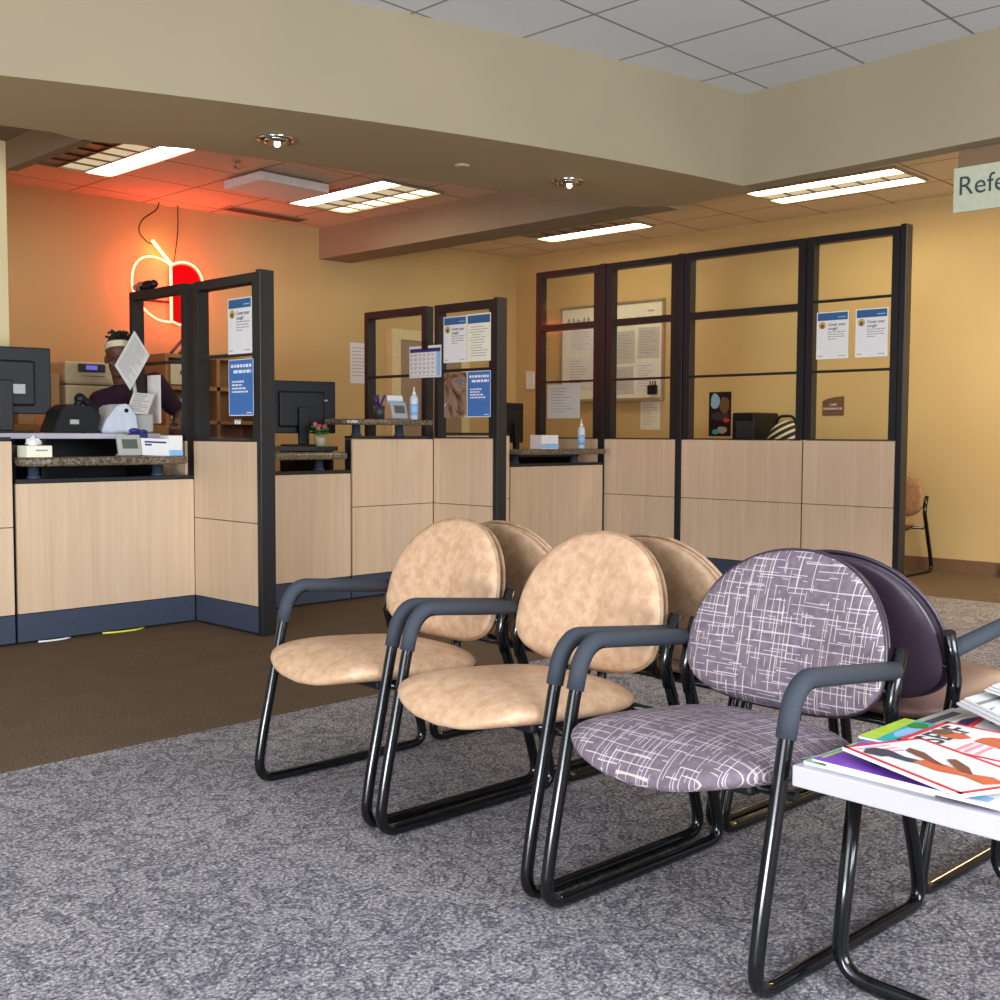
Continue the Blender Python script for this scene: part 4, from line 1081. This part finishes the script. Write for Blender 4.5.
# cords peeking out below the left counter
for pts, m, lab in (([(2.47, 5.675, 0.006), (2.53, 5.66, 0.006), (2.60, 5.665, 0.006), (2.64, 5.68, 0.006)], 'white', 'white cord peeking out under the left counter'),
                    ([(2.82, 5.68, 0.006), (2.90, 5.655, 0.006), (3.0, 5.655, 0.006), (3.06, 5.68, 0.006)], 'yellow', 'yellow cord peeking out under the left counter')):
    b = MB(); b.tube(fillet(pts, 0.04), 0.005, 8); tag(reorigin(b.build('cord', m)), lab, 'cord')
b = MB(); b.box(8.83, 3.06, 0.0, 8.884, 3.20, 0.10, 0.004)
tag(reorigin(b.build('floor_box', 'dark')), 'small dark box on the floor against the right wall baseboard', 'box')

# ------------------------------------------------------------------ magazines on the table
Z0 = TZ + 0.0005
magazine('mint green magazine at the table corner, under the purple one', (1.905, 1.040), (0.998, -0.06), 0.20, 0.26, Z0, 0.006, 'mint', bars('green', 0.1, 0.7, (0.06, 0.13)))
magazine('magazine with white cover at the front edge of the table', (1.905, 0.985), (0.04, -1.0), 0.29, 0.21, Z0, 0.006, 'paper', bars('ink_grey', 0.05, 0.3, (0.75, 0.8)) + [('sky_ink', 'poly', [(0.4, 0.8), (0.95, 0.8), (0.95, 0.95), (0.4, 0.95)])]) if False else None
magazine('white magazine lowest along the front edge of the table', (2.105, 0.975), (-0.06, -1.0), 0.33, 0.212, Z0+0.0062, 0.006, 'paper', bars('ink_grey', 0.05, 0.4, (0.86, 0.90)) + [('sky_ink', 'poly', [(0.45, 0.82), (0.9, 0.82), (0.9, 0.95), (0.45, 0.95)])])
magazine('purple magazine half under the white magazine with a runner', (1.897, 1.018), (0.995, -0.08), 0.195, 0.26, Z0+0.0126, 0.004, 'purple_ink', [('lime', 'poly', [(0.1, 0.02), (0.5, 0.02), (0.5, 0.05), (0.1, 0.05)]), ('navy', 'poly', blob(0.55, 0.5, 0.3, 0.3, 14, 2)), ('sky_ink', 'poly', [(0.7, 0.2), (0.95, 0.2), (0.95, 0.5), (0.7, 0.5)])])
magazine('teal and lime magazine with bold lettering beside the purple one', (2.090, 1.022), (0.998, -0.03), 0.20, 0.27, Z0+0.0170, 0.005, 'teal', [('lime', 'poly', [(0, 0), (1, 0), (1, 0.10), (0, 0.14)]), ('sky_ink', 'poly', blob(0.5, 0.2, 0.28, 0.06, 14, 5)), ('green', 'poly', blob(0.8, 0.18, 0.14, 0.07, 12, 6)), ('yellow', 'poly', [(0, 0.30), (1, 0.30), (1, 0.37), (0, 0.37)]), ('paper', 'poly', [(0, 0.37), (1, 0.37), (1, 1), (0, 1)]), ('navy', 'poly', [(0.05, 0.42), (0.3, 0.42), (0.3, 0.5), (0.05, 0.5)]), ('navy', 'poly', [(0.4, 0.42), (0.6, 0.42), (0.6, 0.5), (0.4, 0.5)]), ('navy', 'poly', [(0.7, 0.42), (0.95, 0.42), (0.95, 0.5), (0.7, 0.5)])])
magazine('grey and cream magazine at the back edge of the table', (2.300, 1.018), (0.997, -0.07), 0.21, 0.275, Z0, 0.008, 'paper_warm', [('grey', 'poly', [(0, 0), (1, 0), (1, 0.2), (0, 0.2)]), ('ink', 'poly', [(0.15, 0.06), (0.85, 0.06), (0.85, 0.14), (0.15, 0.14)]), ('navy', 'poly', blob(0.5, 0.32, 0.4, 0.08, 14, 8)), ('brown', 'poly', blob(0.3, 0.6, 0.18, 0.16, 14, 9))])
magazine('white magazine with red border and large black title, middle of the table', (2.092, 0.945), (0.995, -0.06), 0.21, 0.275, Z0+0.0222, 0.006, 'paper', [('red', 'frame', 0.055), ('ink', 'text', 'SELF', 0.14, 0.26, 0.080, 0.0015), ('skin_ink', 'poly', blob(0.55, 0.22, 0.12, 0.12, 14, 3)), ('brown', 'poly', blob(0.58, 0.13, 0.13, 0.07, 14, 4)), ('skin_ink', 'poly', blob(0.6, 0.62, 0.2, 0.26, 14, 5))] + bars('pink', 0.08, 0.42, (0.40, 0.46, 0.54), 0.03))
magazine('white magazine with red border showing an orange lit runner, nearest the camera', (1.948, 0.984), (0.908, -0.42), 0.185, 0.300, Z0+0.0286, 0.007, 'paper', [('red', 'frame', 0.055)] + bars('pink', 0.08, 0.5, (0.07, 0.13, 0.19), 0.02) + [
    ('ink', 'poly', [(0.06, 0.16), (0.16, 0.10), (0.28, 0.10), (0.36, 0.17), (0.34, 0.33), (0.42, 0.46), (0.36, 0.50), (0.25, 0.42), (0.20, 0.28), (0.13, 0.27)]),
    ('skin_ink', 'poly', [(0.30, 0.42), (0.44, 0.42), (0.52, 0.56), (0.50, 0.72), (0.64, 0.84), (0.60, 0.95), (0.40, 0.92), (0.42, 0.76), (0.30, 0.62)]),
    ('skin_ink2', 'poly', [(0.50, 0.22), (0.60, 0.18), (0.62, 0.30), (0.54, 0.44), (0.48, 0.58), (0.44, 0.52)]),
    ('skin_ink2', 'poly', [(0.66, 0.46), (0.74, 0.48), (0.66, 0.64), (0.52, 0.76), (0.48, 0.68)])])
magazine('white magazine with a red corner beside the folded newspapers', (2.31, 0.900), (0.98, 0.10), 0.20, 0.26, Z0+0.009, 0.008, 'paper', [('red', 'frame', 0.06), ('ink', 'poly', blob(0.6, 0.15, 0.2, 0.06, 14, 3)), ('pink', 'poly', blob(0.5, 0.6, 0.2, 0.2, 14, 4))])
def newspaper(label, pts, z, th, tilt):
    t = thing('newspaper', label, 'newspaper', (pts[0][0], pts[0][1], z), 'folded newspapers on the side table')
    for k in range(3):
        b = MB()
        sh_ = 0.006*k
        b.prism([(x+sh_, y-sh_) for x, y in pts], z+th*k/3, z+th*(k+0.8)/3)
        for v in b.bm.verts: v.co.z += tilt*max(0, (v.co.y-(pts[0][1]-0.16)))**1.0
        b.build('folded_sheet', 'paper', t)
    b = MB(); 
    for k in range(6):
        p0 = Vector((*pts[0], 0)).lerp(Vector((*pts[3], 0)), 0.15+0.12*k); p1 = Vector((*pts[1], 0)).lerp(Vector((*pts[2], 0)), 0.15+0.12*k)
        a0 = p0.lerp(p1, 0.1); a1 = p0.lerp(p1, 0.85); dy = (Vector((*pts[3],0))-Vector((*pts[0],0)))*0.04
        zz = z+th+0.0006
        q = [a0, a1, a1+dy, a0+dy]
        b.poly([(p.x, p.y, zz+tilt*max(0, p.y-(pts[0][1]-0.16))) for p in q])
    b.build('print_lines', 'ink_grey', t)
newspaper('lower folded white newspaper at the back right of the table', [(2.43, 0.963), (2.60, 0.945), (2.58, 0.60), (2.18, 0.66)], Z0+0.030, 0.016, 0.04)
newspaper('upper folded white newspaper on top of the other newspaper', [(2.50, 0.930), (2.595, 0.925), (2.57, 0.62), (2.33, 0.66)], Z0+0.056, 0.014, 0.03)

# ------------------------------------------------------------------ person
pt = thing('person', 'person in a plum shirt and cream headband standing behind the left counter, looking down', 'person', (3.475, 6.67, 0), world=True)
PC = Vector((3.475, 6.67, 0)); fw = Vector((-0.50, -0.866, 0)); lf = Vector((0.866, -0.50, 0))     # forward; lf = viewer's right (her left)
Q = lambda l, f, z: tuple(PC + lf*l + fw*f + Vector((0, 0, z)))
HZ, HL, HF = 1.552, -0.022, 0.07   # head centre
def remesh(o, vox, it=3):
    r = o.modifiers.new('r', 'REMESH'); r.mode = 'VOXEL'; r.voxel_size = vox; r.use_smooth_shade = True
    s = o.modifiers.new('s', 'SMOOTH'); s.iterations = it; s.factor = 0.5
b = MB()
RT = frame_mat((0,0,0), lf, (0,0,1)).to_3x3().to_4x4()      # local x=lf, y=up, z = lf x up
tilt = RT @ Matrix.Rotation(0.0, 4, 'X')
def el(l, f, z, rl, rf, rz): b.ball(Q(l, f, z), (rl, rz, rf), 0, 3, RT)
el(HL, HF-0.015, HZ+0.03, 0.076, 0.095, 0.095)      # cranium
el(HL, HF+0.015, HZ-0.045, 0.060, 0.070, 0.085)     # face
el(HL, HF+0.045, HZ-0.105, 0.034, 0.030, 0.026)     # chin
el(HL, HF+0.095, HZ-0.030, 0.014, 0.020, 0.030)     # nose
el(HL, HF+0.104, HZ-0.048, 0.018, 0.014, 0.011)
el(HL, HF+0.080, HZ-0.080, 0.026, 0.014, 0.008); el(HL, HF+0.079, HZ-0.091, 0.023, 0.013, 0.008)   # lips
for s in (-1, 1):
    el(HL+s*0.076, HF-0.015, HZ-0.02, 0.010, 0.018, 0.030)     # ears
    el(HL+s*0.028, HF+0.076, HZ+0.006, 0.024, 0.012, 0.008)    # brow
    el(HL+s*0.038, HF+0.062, HZ-0.045, 0.022, 0.020, 0.02)     # cheek
b.cap(Q(HL, HF-0.03, HZ-0.07), 0.054, Q(0.01, 0, 1.37), 0.064)
b.cap(Q(0, 0, 1.30), 0.095, Q(0, 0, 1.05), 0.12)
b.cap(Q(0, 0, 1.05), 0.12, Q(0, 0, 0.90), 0.14)
ARM = {1: [(0.19, 0.0, 1.395), (0.34, -0.02, 1.20), (0.32, 0.20, 1.135)], -1: [(-0.135, 0.0, 1.275), (-0.215, 0.05, 1.02), (-0.16, 0.22, 1.12)]}
for s, (sh_, el_, wr) in ARM.items():
    b.cap(Q(0, 0, 1.28), 0.08, Q(*sh_), 0.06)
    b.cap(Q(*sh_), 0.055, Q(*el_), 0.042); b.cap(Q(*el_), 0.042, Q(*wr), 0.026)
    d = (Vector(wr)-Vector(el_)).normalized(); side = d.cross(Vector((0,0,1))).normalized()
    pc = Vector(wr)+d*0.045
    b.cap(Q(*wr), 0.024, Q(*pc), 0.026); b.cap(Q(*(pc+side*0.02)), 0.018, Q(*(pc-side*0.02)), 0.018)
    for i, L in enumerate((0.068, 0.080, 0.074, 0.058)):
        k = pc + d*0.018 + side*(0.030-0.020*i); m_ = k + d*L*0.55 + Vector((0,0,-0.008)); e_ = m_ + d*L*0.4 + Vector((0,0,-0.024))
        b.cap(Q(*k), 0.0095, Q(*m_), 0.0088, 8); b.cap(Q(*m_), 0.0088, Q(*e_), 0.0078, 8)
    k = pc - d*0.02 + side*0.03*s; m_ = k + side*0.03*s + d*0.025; e_ = m_ + d*0.03 + Vector((0,0,-0.01))
    b.cap(Q(*k), 0.012, Q(*m_), 0.010, 8); b.cap(Q(*m_), 0.010, Q(*e_), 0.0085, 8)
for s in (-1, 1):
    b.cap(Q(s*0.085, 0, 0.88), 0.088, Q(s*0.095, 0.01, 0.48), 0.058); b.cap(Q(s*0.095, 0.01, 0.48), 0.056, Q(s*0.10, -0.01, 0.09), 0.038)
    b.cap(Q(s*0.10, -0.02, 0.045), 0.044, Q(s*0.115, 0.15, 0.036), 0.034)
body = b.build('body', 'skin', pt, smooth=True); remesh(body, 0.0065)
b = MB()
b.cap(Q(0.02, 0, 1.295), 0.118, Q(0, 0.01, 1.05), 0.135); b.cap(Q(0, 0.01, 1.05), 0.138, Q(0, 0, 0.88), 0.155)
for s, (sh_, el_, wr) in ARM.items():
    b.cap(Q(0.01, 0, 1.29), 0.105, Q(*sh_), 0.075); b.cap(Q(*sh_), 0.074, Q(*(Vector(sh_).lerp(Vector(el_), 0.75))), 0.062)
sh_o = b.build('shirt', 'shirt', pt, smooth=True); remesh(sh_o, 0.009, 4)
b = MB()
for s in (-1, 1):
    b.cap(Q(s*0.085, 0, 0.90), 0.105, Q(s*0.095, 0.01, 0.48), 0.075); b.cap(Q(s*0.095, 0.01, 0.48), 0.075, Q(s*0.10, -0.01, 0.12), 0.06)
b.cap(Q(-0.06, 0, 0.9), 0.11, Q(0.06, 0, 0.9), 0.11)
tr_o = b.build('trousers', 'trouser', pt, smooth=True); remesh(tr_o, 0.012, 3)
b = MB()
for s in (-1, 1): b.cap(Q(s*0.10, -0.025, 0.050), 0.050, Q(s*0.117, 0.16, 0.042), 0.041)
b.build('shoe', 'black', pt, smooth=True) if False else None
if b.bm.is_valid:
    so = b.build('shoes', 'black', pt, smooth=True)
# hair: cap and short locs
b = MB(); b.ball(Q(HL, HF-0.028, HZ+0.052), (0.082, 0.085, 0.092), 0, 3, RT)
rr = random.Random(3)
for k in range(64):
    th = rr.uniform(0, 2*PI); ph = rr.uniform(0.0, 1.0)
    dl, df, dz = math.sin(ph)*math.cos(th), math.sin(ph)*math.sin(th)-0.15, math.cos(ph)
    p0 = Vector((HL+dl*0.06, HF-0.02+df*0.07, HZ+0.06+dz*0.06)); ln_ = rr.uniform(0.5, 1.35); p1 = p0 + Vector((dl*0.034, df*0.034, 0.024+0.010*dz))*ln_; p2 = p1 + Vector((dl*0.02+rr.uniform(-.015, .015), df*0.02, 0.006+rr.uniform(-.012, .008)))
    b.tube([Q(*p0), Q(*p1), Q(*p2)], 0.0075, 6)
b.build('hair', 'hair', pt, smooth=True)
b = MB()
ring = []
for k in range(40):
    a = 2*PI*k/40
    ring.append(Q(HL+0.0745*math.cos(a), HF-0.014+0.093*math.sin(a), HZ+0.064+0.016*math.sin(a)+0.006*math.cos(a)))
for dz in (-0.011, 0.0, 0.011): b.tube([(x, y, z+dz) for x, y, z in ring], 0.0095, 10, closed=True)
b.build('headband', 'band', pt, smooth=True)
for s in (-1, 1):
    b = MB(); b.ball(Q(HL+s*0.028, HF+0.074, HZ-0.012), (0.012, 0.0045, 0.006), 0, 2, RT); e_ = b.build('eye', 'eyewhite', pt, smooth=True)
    b = MB(); b.ball(Q(HL+s*0.028, HF+0.0815, HZ-0.015), (0.006, 0.0045, 0.0035), 0, 2, RT); b.build('iris', 'black', e_, smooth=True)

# ------------------------------------------------------------------ lights
def area(name, loc, target, sx, sy, power, col):
    l = bpy.data.lights.new(name, 'AREA'); l.shape = 'RECTANGLE'; l.size = sx; l.size_y = sy; l.energy = power; l.color = col
    o = bpy.data.objects.new(name, l); COL.objects.link(o); o.location = loc
    d = Vector(target)-Vector(loc); o.rotation_euler = d.to_track_quat('-Z', 'Y').to_euler()
    return o
area('window_daylight', (-3.6, 0.6, 1.9), (2.0, 2.2, 0.6), 3.6, 2.2, 195, (0.86, 0.92, 1.0))
area('window_daylight_rear', (1.6, -3.4, 1.9), (2.2, 2.0, 0.5), 3.6, 2.2, 430, (0.86, 0.92, 1.0))
area('hall_lamp', (7.9, 1.2, 2.93), (7.9, 1.2, 0), 0.6, 1.2, 105, (1.0, 0.82, 0.55))
area('ceiling_fill', (-3.2, 0.4, 0.35), (2.6, 2.6, 3.3), 3.0, 0.6, 260, (0.92, 0.95, 1.0))  # added unseen lamp aimed up to brighten the upper ceiling
def pointl(name, loc, power, col, r):
    l = bpy.data.lights.new(name, 'POINT'); l.energy = power; l.color = col; l.shadow_soft_size = r
    o = bpy.data.objects.new(name, l); COL.objects.link(o); o.location = loc
pointl('neon_glow', (4.84, 8.40, 2.28), 15, (1.0, 0.05, 0.04), 0.10)  # added point light strengthening the red wash around the neon

w = bpy.data.worlds.new('world'); scene.world = w; w.use_nodes = True
w.node_tree.nodes['Background'].inputs[0].default_value = (0.80, 0.88, 1.0, 1)
w.node_tree.nodes['Background'].inputs[1].default_value = 0.45

# ------------------------------------------------------------------ camera
yaw, pitch, roll = math.radians(44.0), math.radians(3.35), math.radians(0.245)
f = Vector((math.cos(yaw)*math.cos(pitch), math.sin(yaw)*math.cos(pitch), -math.sin(pitch)))
r = Vector((math.sin(yaw), -math.cos(yaw), 0)); u = r.cross(f)
r2 = r*math.cos(roll) + u*math.sin(roll); u2 = -r*math.sin(roll) + u*math.cos(roll)
cd = bpy.data.cameras.new('camera'); cam = bpy.data.objects.new('camera', cd); COL.objects.link(cam)
m = Matrix((r2, u2, -f)).transposed().to_4x4(); m.translation = (0, 0, 1.08)
cam.matrix_world = m
cd.sensor_fit = 'HORIZONTAL'; cd.sensor_width = 36.0; cd.lens = 36.0*1124.4/1000
cd.clip_start = 0.05
scene.camera = cam
scene.view_settings.view_transform = 'Standard'
scene.view_settings.look = 'None'
scene.view_settings.exposure = 0.0
scene.cycles.use_denoising = True
scene.cycles.max_bounces = 8
scene.cycles.transparent_max_bounces = 24
